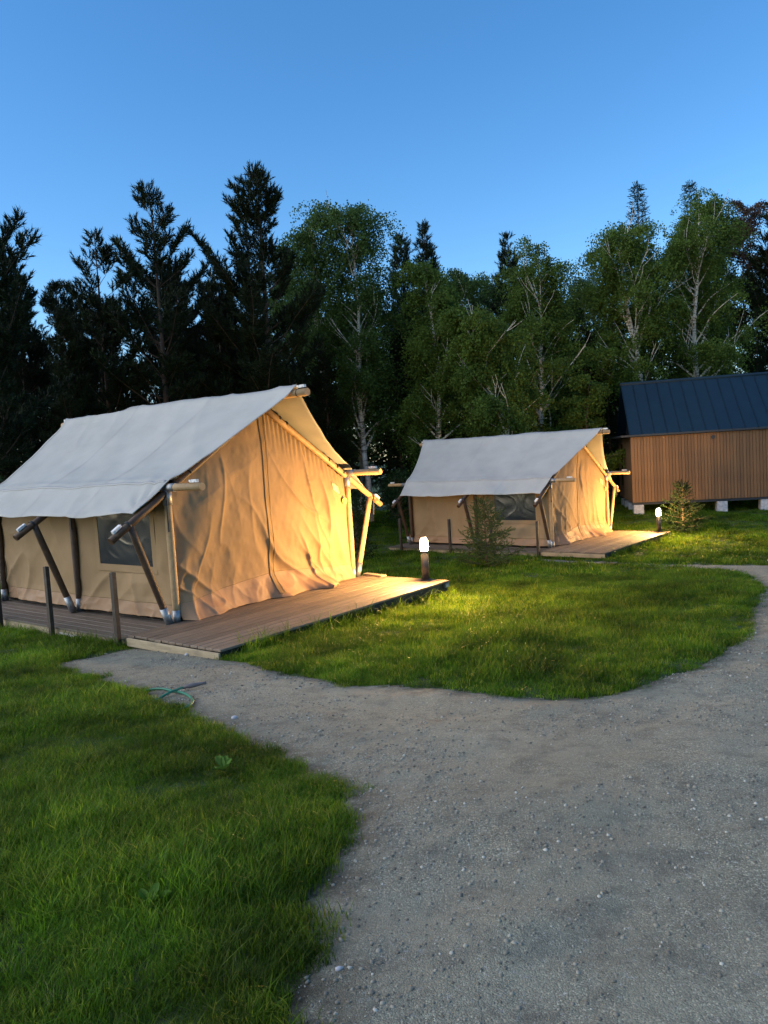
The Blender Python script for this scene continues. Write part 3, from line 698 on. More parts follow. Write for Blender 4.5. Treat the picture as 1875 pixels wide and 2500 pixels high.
# ------------------------------------------------------------------ cabin
def make_house():
    yaw = -.2; root = empty('timber_cabin', (9.98, 30.0, -.39), yaw)
    tag(root, 'timber cabin with dark blue metal roof on concrete blocks', 'cabin')
    LEN, DEP, HE, HRI = 8.4, 4.5, 2.62, 4.86
    MB().box((.03, .03, .02), (LEN-.03, DEP-.03, HE)).build('core', M['dark_inside'], root)
    n = int(LEN/.118)
    bw = LEN/n
    w = MB().box((0, -.012, 0), (bw-.014, .02, HE-.02), bev=0)
    me = bpy.data.meshes.new('wall_board'); me.from_pydata(w.v, [], w.f); me.materials.append(M['cladding'])
    for k in range(n):
        o = link('wall_board', me, None, root); o.location = (k*bw, 0 if k % 2 else -.006, 0)
    ne = int(DEP/.118); be = DEP/ne
    g = MB().box((-.012, 0, 0), (.02, be-.014, HE-.02)); mg = bpy.data.meshes.new('end_board'); mg.from_pydata(g.v, [], g.f); mg.materials.append(M['cladding'])
    for k in range(ne):
        if 2.7 < (k+.5)*be < 3.55: continue
        o = link('end_board', mg, None, root); o.location = (0 if k % 2 else -.006, k*be, 0)
    MB().box((-.02, 2.74, .55), (.0, 3.5, 2.35)).build('end_window', M['dark_glass'], root)
    fb = MB()
    for (ya, yb, za, zb) in ((2.66,2.74,.45,2.45),(3.5,3.58,.45,2.45),(2.74,3.5,2.35,2.45),(2.74,3.5,.45,.55)): fb.box((-.03, ya, za), (.01, yb, zb))
    fb.build('window_frame', M['cladding'], root)
    for (za, zb) in ((0, .44), (2.46, HE-.02)):
        MB().box((-.014, 2.62, za), (.012, 3.62, zb)).build('end_panel', M['cladding'], root)
    # gable (dark, recessed under the roof)
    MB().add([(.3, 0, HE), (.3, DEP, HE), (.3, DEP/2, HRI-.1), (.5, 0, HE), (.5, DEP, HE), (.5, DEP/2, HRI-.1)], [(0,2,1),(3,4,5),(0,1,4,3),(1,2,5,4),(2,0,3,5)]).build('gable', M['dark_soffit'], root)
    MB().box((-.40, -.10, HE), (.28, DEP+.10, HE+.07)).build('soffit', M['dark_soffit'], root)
    # standing seam roof: pitched panels
    roof = MB(); x0, x1 = -.06, LEN+.1; ov = .10; rise = HRI-HE; run = DEP/2
    sl = rise/run
    for sgn in (0, 1):
        y_e = -ov if sgn == 0 else DEP+ov
        ze = HE+.08-ov*sl*0; th = .05
        A = [(x0, y_e, ze), (x1, y_e, ze), (x1, DEP/2, HRI), (x0, DEP/2, HRI)]
        roof.add(A + [(p[0], p[1], p[2]-th) for p in A], [(0,1,2,3),(7,6,5,4),(0,4,5,1),(1,5,6,2),(2,6,7,3),(3,7,4,0)])
    rf = roof.build('roof', M['roof_metal'], root)
    npan = 18; pw = (x1-x0)/npan
    dy = DEP/2+ov; nrm = Vector((0, -(HRI-HE-.08), dy)).normalized()
    def P(x, t, h): 
        p = Vector((x, -ov+dy*t, HE+.08+(HRI-HE-.08)*t)); return p+nrm*h
    for k in range(npan):
        xa, xb = x0+k*pw, x0+(k+1)*pw
        V = [P(xa+.018, -.01, .002), P(xb-.018, -.01, .002), P(xb-.018, .995, .002), P(xa+.018, .995, .002), P(xa+.018, -.01, .012), P(xb-.018, -.01, .012), P(xb-.018, .995, .012), P(xa+.018, .995, .012)]
        MB().add(V, [(0,3,2,1),(4,5,6,7),(0,1,5,4),(1,2,6,5),(2,3,7,6),(3,0,4,7)]).build('roof_panel', M['roof_metal'], rf)
    for k in range(npan+1):
        xa = x0+k*pw
        V = [P(xa-.012, -.01, .001), P(xa+.012, -.01, .001), P(xa+.012, .995, .001), P(xa-.012, .995, .001), P(xa-.008, -.01, .042), P(xa+.008, -.01, .042), P(xa+.008, .995, .042), P(xa-.008, .995, .042)]
        MB().add(V, [(0,3,2,1),(4,5,6,7),(0,1,5,4),(1,2,6,5),(2,3,7,6),(3,0,4,7)]).build('roof_seam', M['roof_metal'], rf)
    MB().tube([(x0-.02, DEP/2, HRI+.02), (x1+.02, DEP/2, HRI+.02)], .075, 8).build('ridge_cap', M['roof_metal'], rf)
    MB().box((x0-.02, -ov-.035, HE+.0), (x1, -ov+.005, HE+.075)).build('eave_trim', M['dark_soffit'], rf)
    # vent
    MB().tube([(4.0-.95, -.012, 2.42), (4.0-.95, -.06, 2.42)], .07, 18).build('wall_vent', M['dark_soffit'], root)
    MB().box((-.02, .02, -.10), (LEN, .12, -.002)).box((-.02, DEP-.12, -.10), (LEN, DEP-.02, -.002)).build('floor_beam', M['dark_soffit'], root)
    for (bx, by) in ((.02, -.02), (.02, 1.45), (.02, 2.9), (3.15, .02), (4.75, .02), (6.4, .02), (.02, 4.1), (3.15, 4.1), (6.4, 4.1)):
        MB().box((bx, by, -.62), (bx+.38, by+.38, -.104), bev=.012).build('foundation_block', M['concrete'], root)
make_house()

# ------------------------------------------------------------------ vegetation
def rot_to(d, roll):
    """stack of 3x3 matrices taking +Z to unit vectors d (n,3), rolled"""
    d = d/np.linalg.norm(d, axis=1, keepdims=True)
    ref = np.where(np.abs(d[:, 2:3]) < .95, np.array([[0,0,1.]]), np.array([[1.,0,0]]))
    a = np.cross(ref, d); a /= np.linalg.norm(a, axis=1, keepdims=True); b = np.cross(d, a)
    c, s = np.cos(roll)[:, None], np.sin(roll)[:, None]
    return np.stack([a*c+b*s, -a*s+b*c, d], 2)
def brush(seed, n, length, nl, nw):
    """needle brush along +Z: n triangles"""
    r = np.random.default_rng(seed); V = []
    for k in range(n):
        t = (k+.5)/n; a = k*2.39996+r.normal(0, .3); ca, sa = math.cos(a), math.sin(a)
        tilt = .95-.55*t+r.normal(0, .12); l = nl*(.8+.4*r.random())
        b = np.array([0, 0, length*t*.92]); tip = b+np.array([ca*math.sin(tilt), sa*math.sin(tilt), math.cos(tilt)])*l
        s = np.array([-sa, ca, 0])*nw/2
        V += [b-s, b+s, tip]
    return np.array(V)
def place(tmpls, P, D, S, r):
    """instances of triangle-soup templates baked into one vertex array"""
    out = []; n = len(P); pick = r.integers(0, len(tmpls), n); R = rot_to(D, r.random(n)*2*PI)
    for i, t in enumerate(tmpls):
        m = pick == i
        if m.any(): out.append((np.einsum('nij,kj->nki', R[m], t)*S[m][:, None, None]+P[m][:, None, :]).reshape(-1, 3))
    return np.concatenate(out)
def soup(name, V, k, m, parent):
    V = np.asarray(V); return link(name, fast_mesh(name, V, np.arange(len(V)).reshape(-1, k)), m, parent)

PINE_B = [brush(i, 13, .20, .12, .030) for i in range(4)]
SPRUCE_B = [brush(20+i, 12, .28, .07, .036) for i in range(4)]
SAPL_B = [brush(40+i, 18, .17, .040, .018) for i in range(4)]

def conifer(r, H, base, R, kind, trunk_r, droop, step, nb, path=None, brush_t=PINE_B, sscale=1.0, gap=.0, up=.35, top=.4, tw=1.0, prof=.85):
    """returns (trunk MB, needle vertices)"""
    mb = MB(); npt = 10
    bend = r.normal(0, .012, 2)
    tp = lambda t: Vector((bend[0]*H*math.sin(2.2*t)+ (path[0]*t if path else 0), bend[1]*H*math.sin(2.2*t)+(path[1]*t if path else 0), H*t))
    mb.tube([tp(k/npt) for k in range(npt+1)], [max(trunk_r*(1-k/npt)**.8, .012*sscale) for k in range(npt+1)], 8)
    P = []; D = []; S = []
    z = base*H
    while z < H-.12*sscale:
        t = (z-base*H)/(H*(1-base))
        if kind == 'pine': ln = R*((1-t)**prof*(.5+.5*min(1, t*3.0))+.07)
        else: ln = R*((1-t)**.9*min(1, .75+t*2)+.04)
        k = int(nb+r.integers(-1, 2)); a0 = r.random()*6.28
        for b in range(max(k, 3)):
            if r.random() < gap+(.22*t if kind == 'pine' else 0): continue
            az = a0+b*2*PI/max(k, 3)+r.normal(0, .3); L = ln*((.35+.85*r.random()) if kind == 'pine' else (.55+.6*r.random()))
            if kind == 'pine' and r.random() < .12: L *= 1.25
            L = min(L, (H-z)*.85+.10*sscale)
            el = (up+.55*t+r.normal(0, .12)) if kind == 'pine' else (droop+ .75*t + r.normal(0, .08))
            o = tp(z/H); pts = [o]; d = Vector((math.cos(az)*math.cos(el), math.sin(az)*math.cos(el), math.sin(el)))
            ns = 5
            for s in range(ns):
                curl = .10 if kind == 'pine' else (.07 if s > 2 else -.03)
                d = (d+Vector((r.normal(0, .10), r.normal(0, .10), curl+r.normal(0, .06)))).normalized(); pts.append(pts[-1]+d*L/ns)
            br = max(.010*sscale, trunk_r*.28*(1-t)*L/max(R, .1)+.008*sscale)
            mb.tube(pts, [br*(1-.8*s/ns) for s in range(ns+1)], 4, cap=False)
            # twigs
            nt_ = max(2, int(L/(.12*sscale)*tw))
            for q in range(nt_):
                f = (.40 if kind == 'pine' else .12)+(.6 if kind == 'pine' else .88)*((q+r.random())/nt_); f = min(f, .999); si = int(f*ns); c = pts[si].lerp(pts[si+1], f*ns-si)
                dd = (pts[si+1]-pts[si]).normalized(); side = dd.cross(Vector((0,0,1))).normalized()*(1 if q % 2 else -1)
                tl = ((.22+.42*(1-f)*min(L, 2.4)) if kind == 'pine' else (.18+.38*(1-f)*min(L, 2.0)*.8))*(.6+.7*r.random())*(sscale if kind != 'pine' else 1)
                td = (dd*.75+side*(.8+.3*r.random())+Vector((0,0,(.25 if kind == 'pine' else -.05)+r.normal(0, .2)))).normalized()
                e = c+td*tl
                m = max(1, int(tl/(.13*sscale)))
                for w in range(m+1):
                    pp = c.lerp(e, (w+.3)/(m+1)); sd = (td*.7+Vector((r.normal(0, .45), r.normal(0, .45), (.45 if kind == 'pine' else .05)+r.normal(0, .3)))).normalized()
                    P.append(pp); D.append(sd); S.append(sscale*((1.05 if kind == 'pine' else .8)+.55*r.random()))
            P.append(pts[-1]); D.append(d); S.append(sscale*1.2)
        z += step*(.7+.6*r.random())*(1-.35*t)
    P.append(tp(1.0)-Vector((0,0,.1*sscale))); D.append(Vector((0,0,1))); S.append(sscale*1.3)
    P = np.array([tuple(p) for p in P]); D = np.array([tuple(p) for p in D])
    return mb, place(brush_t, P, D, np.array(S), r)

LEAF = []
for i in range(6):
    r_ = np.random.default_rng(60+i); w = .028; h = .066
    t_ = np.array([(0,0,0),(w,0,h*.45),(0,.008*r_.normal(),h),(-w,0,h*.45)]); LEAF.append(t_)

def broadleaf(r, trunk, radii, limbs_from, nlimb, limb_len, twigs, leaves, hang, leaf_s, rise=.9, extra=(), spread=.10, front=1.0, bare=0):
    """trunk: list of points; limbs leave it above limbs_from; hanging twigs carry leaves"""
    mb = MB(); tpts = [Vector(p) for p in trunk]
    # resample trunk
    seg = [0.0]
    for a, b in zip(tpts[:-1], tpts[1:]): seg.append(seg[-1]+(b-a).length)
    def at(f):
        s = f*seg[-1]
        for i in range(len(seg)-1):
            if s <= seg[i+1]+1e-6: return tpts[i].lerp(tpts[i+1], (s-seg[i])/(seg[i+1]-seg[i])), (tpts[i+1]-tpts[i]).normalized()
        return tpts[-1], (tpts[-1]-tpts[-2]).normalized()
    N = 14; pts = []
    for k in range(N+1):
        p, d = at(k/N); pts.append(p+Vector((r.normal(0, .03), r.normal(0, .03), 0))*(k > 0))
    mb.tube(pts, [max(radii*(1-k/N)**.85, .012) for k in range(N+1)], 8)
    limbs = []
    for k in range(nlimb):
        f = limbs_from+(1-limbs_from)*((k+r.random())/nlimb)**.9; f = min(f, .985)
        p, d = at(f); az = r.random()*6.28; t = (f-limbs_from)/(1-limbs_from)
        L = limb_len*(1.0-.62*t)*(.6+.55*r.random())
        if t < .12: L *= .75
        L *= 1-.45*max(0, -math.sin(az))*front
        if front and math.sin(az) < -.35 and r.random() < .55: az = -az
        limbs.append((p, az, L, rise+r.normal(0, .18), radii*.36*(1-f)+.016))
    for e in extra: limbs.append((Vector(e[0]), e[1], e[2], e[3], e[4]))
    for k in range(bare):
        f = limbs_from*.8+(.9-limbs_from*.8)*((k+r.random())/bare); p, d = at(f); az = -PI/2+r.normal(0, .75)+(PI/2 if k % 3 == 0 else 0)*(1 if k % 2 else -1)
        L = limb_len*(1.15-.55*f)*(.8+.4*r.random()); el = 1.12+r.normal(0, .13)
        d = Vector((math.cos(az)*math.cos(el), math.sin(az)*math.cos(el), math.sin(el))); q = [p]
        for s in range(8):
            d = (d+Vector((r.normal(0, .13), r.normal(0, .10), r.normal(0, .06)))).normalized(); q.append(q[-1]+d*L/8)
        mb.tube(q, [max(.026*(1-.75*s/8), .008) for s in range(9)], 5, cap=False)
        limbs.append((q[4], az+r.normal(0, .8), L*.45, .5, .008))
        for s in (3, 5, 6):
            sd = (d+Vector((r.normal(0, .55), r.normal(0, .3), .1))).normalized(); q2 = [q[s]]
            for z in range(4): sd = (sd+Vector((r.normal(0, .12), r.normal(0, .12), .05))).normalized(); q2.append(q2[-1]+sd*L*.10)
            mb.tube(q2, [.014,.012,.010,.008,.006], 4, cap=False)
    LP = []; LD = []; LS = []
    for (p, az, L, el, rad) in limbs:
        d = Vector((math.cos(az)*math.cos(el), math.sin(az)*math.cos(el), math.sin(el))); q = [p]; ns = 7
        for s in range(ns):
            d = (d+Vector((r.normal(0, .12), r.normal(0, .12), -.09*(s > 2)+r.normal(0, .06)))).normalized(); q.append(q[-1]+d*L/ns)
        mb.tube(q, [max(rad*(1-.85*s/ns), .006) for s in range(ns+1)], 5, cap=False)
        for w in range(twigs):
            f = .22+.78*((w+r.random())/twigs); f = min(f, .999); i = int(f*ns); c = q[i].lerp(q[i+1], f*ns-i)
            a2 = az+r.normal(0, 1.1); tl = hang*(.45+.9*r.random())*(1.1-.4*f)
            dv = Vector((math.cos(a2), math.sin(a2), .35+r.normal(0, .3))).normalized(); cur = c.copy(); ln = tl/6
            for g in range(6):
                nx = cur+dv*ln
                for z in range(max(1, leaves//6)):
                    u = r.random(); pos = cur.lerp(nx, u); LP.append((pos.x+r.normal(0, spread), pos.y+r.normal(0, spread), pos.z+r.normal(0, spread)))
                    LD.append((r.normal(0, .6), r.normal(0, .6), -.55+r.normal(0, .5))); LS.append(leaf_s*(.7+.6*r.random()))
                cur = nx; dv = (dv+Vector((0, 0, -.42))).normalized()
    P = np.array(LP); D = np.array(LD); D[np.abs(D).sum(1) < 1e-3] = (0,0,1)
    return mb, place(LEAF, P, D, np.array(LS), r)

def tree(name, x, y, label, group, mb, V, k, bark, leaf, cat='tree', rz=0.0, trunk_name='trunk', crown_name='crown'):
    root = empty(name, (x, y, float(ground_z(x, y))-.05), rz); tag(root, label, cat, group)
    mb.build(trunk_name, M[bark], root, True); soup(crown_name, V, k, M[leaf], root)
    return root
def copy_tree(src, x, y, rz, s, label, group):
    c = src.copy(); col.objects.link(c); c.location = (x, y, float(ground_z(x, y))-.05); c.rotation_euler = (0, 0, rz); c.scale = (s, s, s*1.0)
    c['label'] = label; c['group'] = group
    for ch in src.children:
        d = ch.copy(); col.objects.link(d); d.parent = c
    return c

R = np.random.default_rng
GP = 'pines at the edge of the wood'; GB = 'birches at the edge of the wood'; GW = 'trees deep in the wood'
def pine(x, y, H, base, spread, seed, label, **kw):
    r = R(seed); mb, V = conifer(r, H, base, spread, 'pine', kw.pop('tr', .15), 0, kw.pop('step', .68), kw.pop('nb', 6), **kw)
    return tree('pine_tree', x, y, label, GP, mb, V, 3, 'pine_bark', 'pine_needles')
pL = pine(-11.3, 20, 12.6, .22, 4.8, 1, 'tall dark pine cut off by the left edge of the picture', tr=.19, gap=.22)
p2 = pine(-9.9, 28, 11.6, .25, 3.0, 2, 'slim low-topped pine beside the leftmost tall pine', gap=.28)
p3 = pine(-7.95, 28, 13.1, .25, 3.9, 3, 'open-topped pine with sparse crooked tip above the near tent', gap=.27)
p4 = pine(-3.9, 29, 13.9, .14, 4.4, 4, 'tallest dense dark pine right behind the near tent ridge', tr=.2, gap=.07, prof=.7)
p7 = pine(1.83, 40, 14.0, .2, 2.6, 5, 'thin pine tip just left of the twin between birches', step=.5)
p7b = pine(2.85, 40.5, 14.8, .2, 2.7, 6, 'narrow pine spire above the middle birches', step=.5)
p11 = pine(7.85, 42, 14.3, .2, 3.1, 8, 'dark pine tip peeking out left of the bushy birch behind the far tent')
p16 = pine(21.6, 40, 15.9, .2, 3.4, 9, 'dark pine at the right edge above the cabin')

def birch(x, y, trunk, seed, label, nl=38, ll=3.1, tw=26, lv=42, hang=1.9, ls=1.25, lf=.28, rad=.15, rise=.95, leaf='birch_leaves', extra=(), spread=.075, name='birch_tree', bark='birch_bark', g=GB, bare=6):
    r = R(seed); mb, V = broadleaf(r, trunk, rad, lf, nl, ll, tw, lv, hang, ls, rise, extra, spread, bare=bare if bark == 'birch_bark' else 0)
    return tree(name, x, y, label, g, mb, V, 4, bark, leaf)
b5 = birch(-2.4, 34, [(0,0,0),(.1,0,5),(-.1,.1,10),(.1,0,13.4)], 11, 'birch crown half hidden behind the tallest dense pine', ll=2.9, leaf='birch_leaves_dark')
b6 = birch(-.6, 33, [(0,0,0),(-.15,0,5),(.05,0,10),(-.1,0,13.3)], 12, 'tall weeping birch with a dense pointed crown left of centre', nl=46, ll=3.4, hang=1.9, lf=.2, leaf='birch_leaves_dark')
b8 = birch(2.6, 32, [(0,0,0),(-.1,0,3.8),(.05,0,6),(-.3,0,10.5)], 13, 'slender birch below the narrow pine spire', ll=2.5, hang=1.3, lf=.2)
b9 = birch(4.5, 36, [(0,0,0),(-.1,0,6),(-.35,0,11.0)], 14, 'birch with rounded top in the gap right of the pine spire', ll=2.8, leaf='birch_leaves_dark')
b10 = birch(5.55, 30, [(0,0,0),(-.45,0,3.5),(-1.0,0,5.0),(-2.0,0,8.3)], 15, 'birch leaning to the left behind the far tent roof', nl=30, ll=2.5, hang=1.2, lf=.35, rad=.14,
            extra=[((-.45,0,3.6), .4, 4.2, 1.25, .06)])
b11 = birch(7.7, 34, [(0,0,0),(-.4,0,4),(-.2,0,8),(-.2,0,10.9)], 16, 'broad bushy light green birch behind the far tent', bare=8, nl=48, ll=3.7, hang=1.5, lf=.22, leaf='birch_leaves')
b12 = birch(12.5, 35, [(0,0,0),(-.1,0,4.5),(-.5,0,7.2),(-.9,0,9.6),(-1.0,.1,12.2)], 17, 'birch with forked white trunk over the left end of the cabin', bare=8, nl=42, ll=3.7, hang=1.6, lf=.38, rad=.19,
            extra=[((-.55,0,7.4), 2.6, 4.6, 1.15, .07), ((-.5,0,7.2), .3, 4.8, 1.2, .07)])
b14 = birch(15.3, 36, [(0,0,0),(-.1,0,5),(-.2,0,8),(.2,0,11),(.3,.1,13.3)], 18, 'large birch with many white limbs above the cabin roof', bare=10, nl=50, ll=4.0, hang=1.6, lf=.34, rad=.21,
            extra=[((-.15,0,6.6), 2.9, 4.2, .9, .07), ((-.15,0,6.8), .2, 4.8, .95, .08), ((-.1,0,5.6), -.2, 4.6, .8, .06)])
br15 = birch(20.6, 42, [(0,0,0),(.1,0,6),(-.2,0,11),(0,0,15)], 19, 'reddish brown leafed tree at the far right of the wood', nl=40, ll=3.8, hang=1.0, lf=.25, leaf='copper_leaves', bark='pine_bark', name='copper_tree', g=GW)
haz = birch(8.7, 32.0, [(0,0,0),(.2,0,2),(.1,0,3.6),(.3,0,5.6)], 20, 'low light green hazel right of the bushy birch', nl=30, ll=2.0, tw=18, hang=.7, lf=.1, rad=.06, rise=.6, bark='twig_bark', name='hazel_tree', g=GB)
# spruces behind
def spruce(x, y, H, base, spread, seed, label):
    r = R(seed); mb, V = conifer(r, H, base, spread, 'spruce', .17, -.30, .40, 6, None, SPRUCE_B, 1.0, .03)
    return tree('spruce_tree', x, y, label, GW, mb, V, 3, 'pine_bark', 'spruce_needles')
s13 = spruce(14.9, 42, 16.8, .08, 2.4, 31, 'pointed dark spruce tip between the two large birches')
s13b = spruce(18.4, 44, 17.4, .1, 2.5, 32, 'dark spruce behind the top of the large birch')
dk = 'dark conifer filling the wood behind the birches'
k = 0
rb = R(99); BACK = []
ORD = 'first second third fourth fifth sixth seventh eighth ninth tenth eleventh twelfth thirteenth fourteenth fifteenth sixteenth seventeenth eighteenth nineteenth twentieth'.split()

ORD += ['twenty-' + w for w in ORD[:9]] + ['thirtieth'] + ['thirty-' + w for w in ORD[:9]]
for (x, y, src, s) in [(-5.5,36,s13,.62),(-1.5,41,s13b,.66),(.4,38,s13,.62),(3.4,46,s13b,.72),(5.8,43,s13,.68),(6.6,39,s13b,.55),(9.6,41,s13,.60),(11.0,45,s13b,.66),(12.6,40,s13,.68),(13.4,47,s13b,.84),(16.6,41,s13,.78),(17.6,39,s13b,.62),(20.0,46,s13,.86),(23,43,s13b,.8),(19.4,38.5,s13,.55),(10.4,38,p4,.62),(4.6,40.5,p4,.72),(-3.2,38,p4,.78),(-6.4,33,p4,.72),(1.2,36,p11,.70),(8.9,37.5,p11,.62),(14.2,39,p11,.75),(22.5,38,p4,.75),(-2.0,32.0,p11,.55),(-5.2,31.5,p7,.62),(.9,33.5,s13,.42),(3.6,35,s13b,.38),(6.3,35.5,s13,.36),(11.2,36.5,s13b,.42),(-7.5,36,p3,.72),(-12.4,33,p2,.85),(-14.5,30,p3,.8),(-9.2,35,p2,.8),(-15,25,p4,.8),(-10.6,26,p7,.62),(-13.2,28,p11,.7),(-13.6,33,p4,.80),(-11.6,32,p4,.74),(-9.3,34,p4,.86),(-8.2,32.5,p2,.95),(-6.3,31,p4,.74),(-7.2,34.5,p2,1.0),(-15.5,34,p4,.85)]:
    BACK.append((x, y, src, s))

BACK += [(-4.4,39,b6,.9),(1.6,44,b9,1.0),(6.9,46,b6,.95),(10.2,43,b9,1.0),(18.2,42,b6,1.0),(12.0,42,b9,1.05),(-1.0,37.5,b9,.95)]
nc = nl_ = nb_ = 0
for (x, y, src, s) in sorted(BACK, key=lambda q: q[0]/q[1]):
    if src in (b6, b9): lab = ORD[nb_]+' birch from the left in the back row of the wood'; nb_ += 1
    elif x <= -6: lab = ORD[nl_]+' thin pine from the left behind the tall left pines'; nl_ += 1
    else: lab = ORD[nc]+' dark conifer from the left deep in the wood behind the birches'; nc += 1
    copy_tree(src, x, y, float(rb.random()*6.28), s, lab, GW)
# shrubs and undergrowth along the wood edge
def shrub(x, y, H, seed, label, leaf='shrub_leaves'):
    r = R(seed); mb = None
    mb, V = broadleaf(r, [(0,0,0),(.05,0,H*.4),(0,0,H*.75)], .03, .05, 22, H*.75, 9, 12, H*.35, 1.2, .75, (), .09)
    return tree('shrub', x, y, label, 'shrubs along the wood edge', mb, V, 4, 'twig_bark', leaf, 'shrub', trunk_name='stem', crown_name='foliage')
sh = [shrub(-9.6, 21.5, 2.3, 51, 'bright green shrub at the left edge behind the near tent'), shrub(-1.6, 29.5, 2.6, 52, 'dark shrub in the shade between the two tents'), shrub(9.6, 35.5, 2.8, 53, 'bushy shrub beside the back corner of the cabin')]
for i, (x, y, j, s) in enumerate(sorted([(-11.5,24,0,1.1),(-8,26,1,1.1),(-5.5,27.5,2,1.0),(-3.2,30.8,1,1.0),(.6,31,2,1.0),(2.0,33.2,1,1.0),(3.8,32.6,0,1.0),(6.8,33,2,.95),(5.0,34.5,1,1.2),(-13,21.5,2,1.2),(11.4,37,0,1.2),(-12,27,1,1.3),(-16,23,2,1.4),(-6.8,30.5,0,1.1),(1.0,35.5,0,1.3),(8.2,36,1,1.3),(-4.6,34,2,1.3)], key=lambda q: q[0]/q[1])):
    copy_tree(sh[j], x, y, float(rb.random()*6.28), s, ORD[i]+' leafy shrub from the left in the undergrowth of the wood edge', 'shrubs along the wood edge')
# far wood beyond the left pines: one dark mass
def far_wood():
    r = R(77); n = 26000
    x = -75+150*r.random(n); y = 75+14*r.random(n); top = 5.5+2.2*fbm(x*.12, 0, 2.0)+1.2*fbm(x*.6, y*.3, 5.0)
    z = top*r.random(n)**.6
    V = place([t*7 for t in LEAF], np.stack([x, y, z-1.0], 1), r.normal(0, 1, (n, 3)), .8+.6*r.random(n), r)
    tag(soup('distant_wood', V, 4, M['shrub_leaves'], None), 'distant dark line of woodland seen between the trunks', 'woodland', kind='stuff')
far_wood()

# young spruces on the lawn
def sapling(x, y, H, R_, seed, label, brighter='sapling_needles'):
    r = R(seed); mb, V = conifer(r, H, .05, R_, 'spruce', .035, .20, .17, 7, None, SAPL_B, .92, .16, tw=1.35)
    return tree('young_spruce', x, y, label, 'young spruces planted on the lawn', mb, V, 3, 'twig_bark', brighter)
sapling(2.64, 19.7, 1.85, 1.0, 61, 'young bushy spruce standing in front of the far tent')
sapling(9.95, 24.95, 1.7, .85, 62, 'young spruce behind the lamp on the far deck', 'spruce_needles')
sapling(-.9, 22.9, 1.7, .6, 63, 'dark young spruce half hidden behind the near tent braces', 'spruce_needles')

# ------------------------------------------------------------------ small things
def gz(x, y, h=0.0): return float(gravel_z(np.array([x]), np.array([y]))[0])+h
def smooth_curve(pts, n=10):
    P = [Vector(p) for p in pts]; out = []
    for i in range(len(P)-1):
        a, b, c, d = P[max(i-1,0)], P[i], P[i+1], P[min(i+2,len(P)-1)]
        for k in range(n):
            t = k/n; out.append(.5*((2*b)+(c-a)*t+(2*a-5*b+4*c-d)*t*t+(3*b-a-3*c+d)*t**3))
    return out+[P[-1]]
hose = [(-2.95,7.15),(-2.67,7.29),(-2.46,7.33),(-2.31,7.29),(-2.14,7.15),(-1.99,6.97),(-1.86,6.74),(-1.81,6.58),(-1.84,6.44),(-1.98,6.42),(-2.14,6.6),(-2.26,6.80),(-2.22,6.93),(-2.15,7.03),(-2.11,7.09),(-2.06,7.19)]
hp = [(x, y, gz(x, y, .018+(.02 if i > 12 else 0))) for i, (x, y) in enumerate(hose)]
hr = empty('garden_hose', hp[0]); tag(hr, 'green garden hose looped at the edge of the gravel', 'hose')
o0 = Vector(hp[0])
MB().tube([p-o0 for p in smooth_curve(hp, 8)], .012, 8).build('tube', M['hose_green'], hr, True)
e = Vector(hp[-1])-o0; dn = Vector((.14, .08, 0)).normalized()
MB().tube([e, e+dn*.05, e+dn*.06, e+dn*.12, e+dn*.20, e+dn*.23], [.018,.018,.024,.022,.014,.018], 10).build('nozzle', M['hose_fitting'], hr, True)

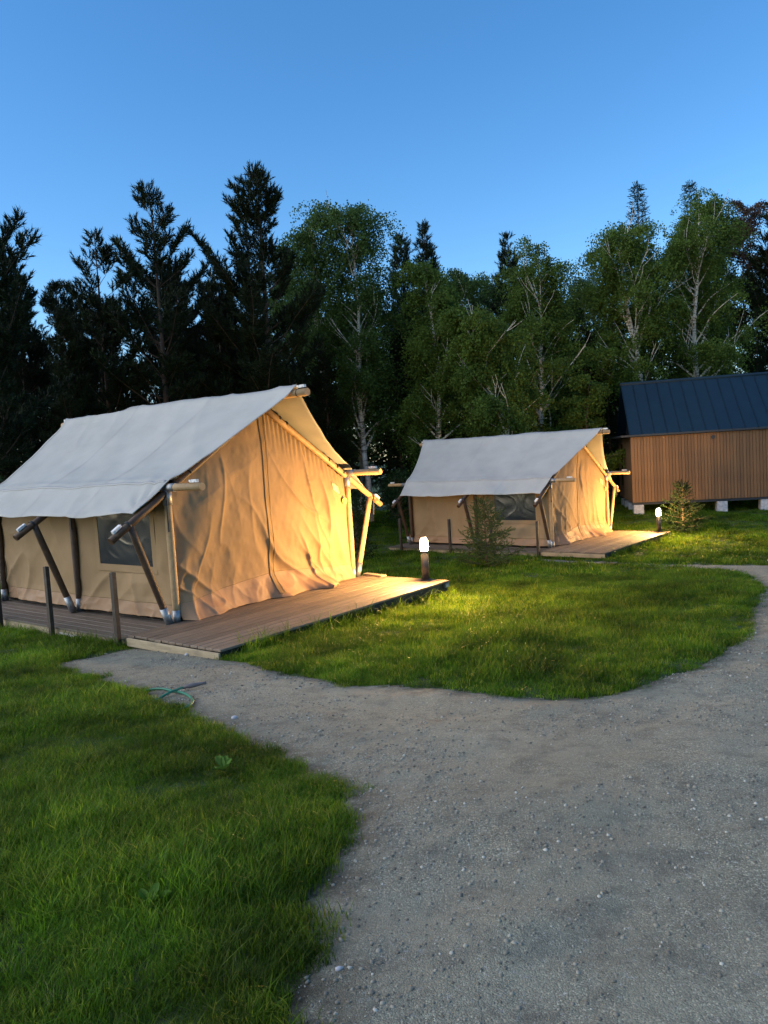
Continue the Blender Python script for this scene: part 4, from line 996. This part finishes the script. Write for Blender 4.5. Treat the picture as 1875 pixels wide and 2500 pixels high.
def board(name, x, y, z, rz, size, m, label, tilt=0.0):
    o = MB().box((-size[0]/2, -size[1]/2, 0), (size[0]/2, size[1]/2, size[2]), bev=.004).build(name, M[m])
    o.location = (x, y, z); o.rotation_euler = (tilt, 0.0, rz); tag(o, label, 'board', 'loose boards'); return o
board('loose_board', -4.66, 11.0, float(ground_z(0, 11.0))+.03, -.75, (.85, .13, .03), 'weathered_board', 'pale weathered board lying in grass beside the near deck')
board('loose_board', -5.55, 11.85, float(ground_z(0, 11.85))+.04, -.75, (.6, .1, .03), 'weathered_board', 'short pale board in the grass under the middle railing post')
def on_deck(T, lx, ly, h=0.0):
    c, s = math.cos(T['yaw']), math.sin(T['yaw']); x, y, z = T['loc']; return (x+lx*c-ly*s, y+lx*s+ly*c, z+h)
a = on_deck(T1, 4.20, -.36, .006); board('loose_board', a[0], a[1], a[2], T1['yaw']+1.35, (.55, .12, .03), 'fresh_board', 'fresh sawn board lying flat at the back of the near deck')
a = on_deck(T1, 4.17, .1, .05); b_ = board('loose_board', a[0], a[1], a[2], T1['yaw']+1.0, (.10, .04, .34), 'fresh_board', 'short offcut leaning beside the near tent brace', .35)
for i, (x, y, s, lab) in enumerate([(-2.57, 9.27, .035, 'white stone under the end of the near deck'), (-1.33, 6.05, .028, 'pale round stone on the gravel beyond the hose'), (-.25, 2.47, .016, 'small pale stone beside the foreground grass edge')]):
    me = pebble_mesh(700+i); me.materials.clear(); me.materials.append(M['concrete']); o = link('stone', me); o.location = (x, y, gz(x, y, s*.3)); o.scale = (s, s, s); tag(o, lab, 'stone', 'loose stones on the path')
# broad-leaved weeds in the foreground lawn
def weed(x, y, s, seed, label):
    r = R(seed); V = []; F = []
    for k in range(7):
        a = k*2.4+r.normal(0, .2); el = .55+.5*r.random(); l = s*(.7+.5*r.random()); o = len(V)
        d = np.array([math.cos(a)*math.cos(el), math.sin(a)*math.cos(el), math.sin(el)]); n = np.array([-math.sin(a), math.cos(a), 0])
        for t, w in ((0,.03),(.3,.16),(.6,.2),(.85,.11)):
            p = d*l*t-np.array([0,0,.25*l*t*t]); V += [p-n*w*l+np.array([0,0,.05*l]), p-np.array([0,0,.01]), p+n*w*l+np.array([0,0,.05*l])]
        V.append(d*l-np.array([0,0,.28*l]))
        for q in range(3):
            b = o+q*3; F += [(b,b+1,b+4,b+3),(b+1,b+2,b+5,b+4)]
        b = o+9; F += [(b,b+1,o+12),(b+1,b+2,o+12)]
    m = bpy.data.meshes.new('weed'); m.from_pydata([tuple(v) for v in V], [], F); m.update()
    for p in m.polygons: p.use_smooth = True
    o = link('weed_plant', m, M['weed_leaves']); o.location = (x, y, float(ground_z(x, y))+.03); tag(o, label, 'plant', 'weeds in the lawn'); return o
weed(-1.05, 2.95, .10, 81, 'broad-leaved weed low in the foreground lawn')
weed(-1.1, 4.6, .12, 82, 'dark broad-leaved weed near the grass edge by the path')
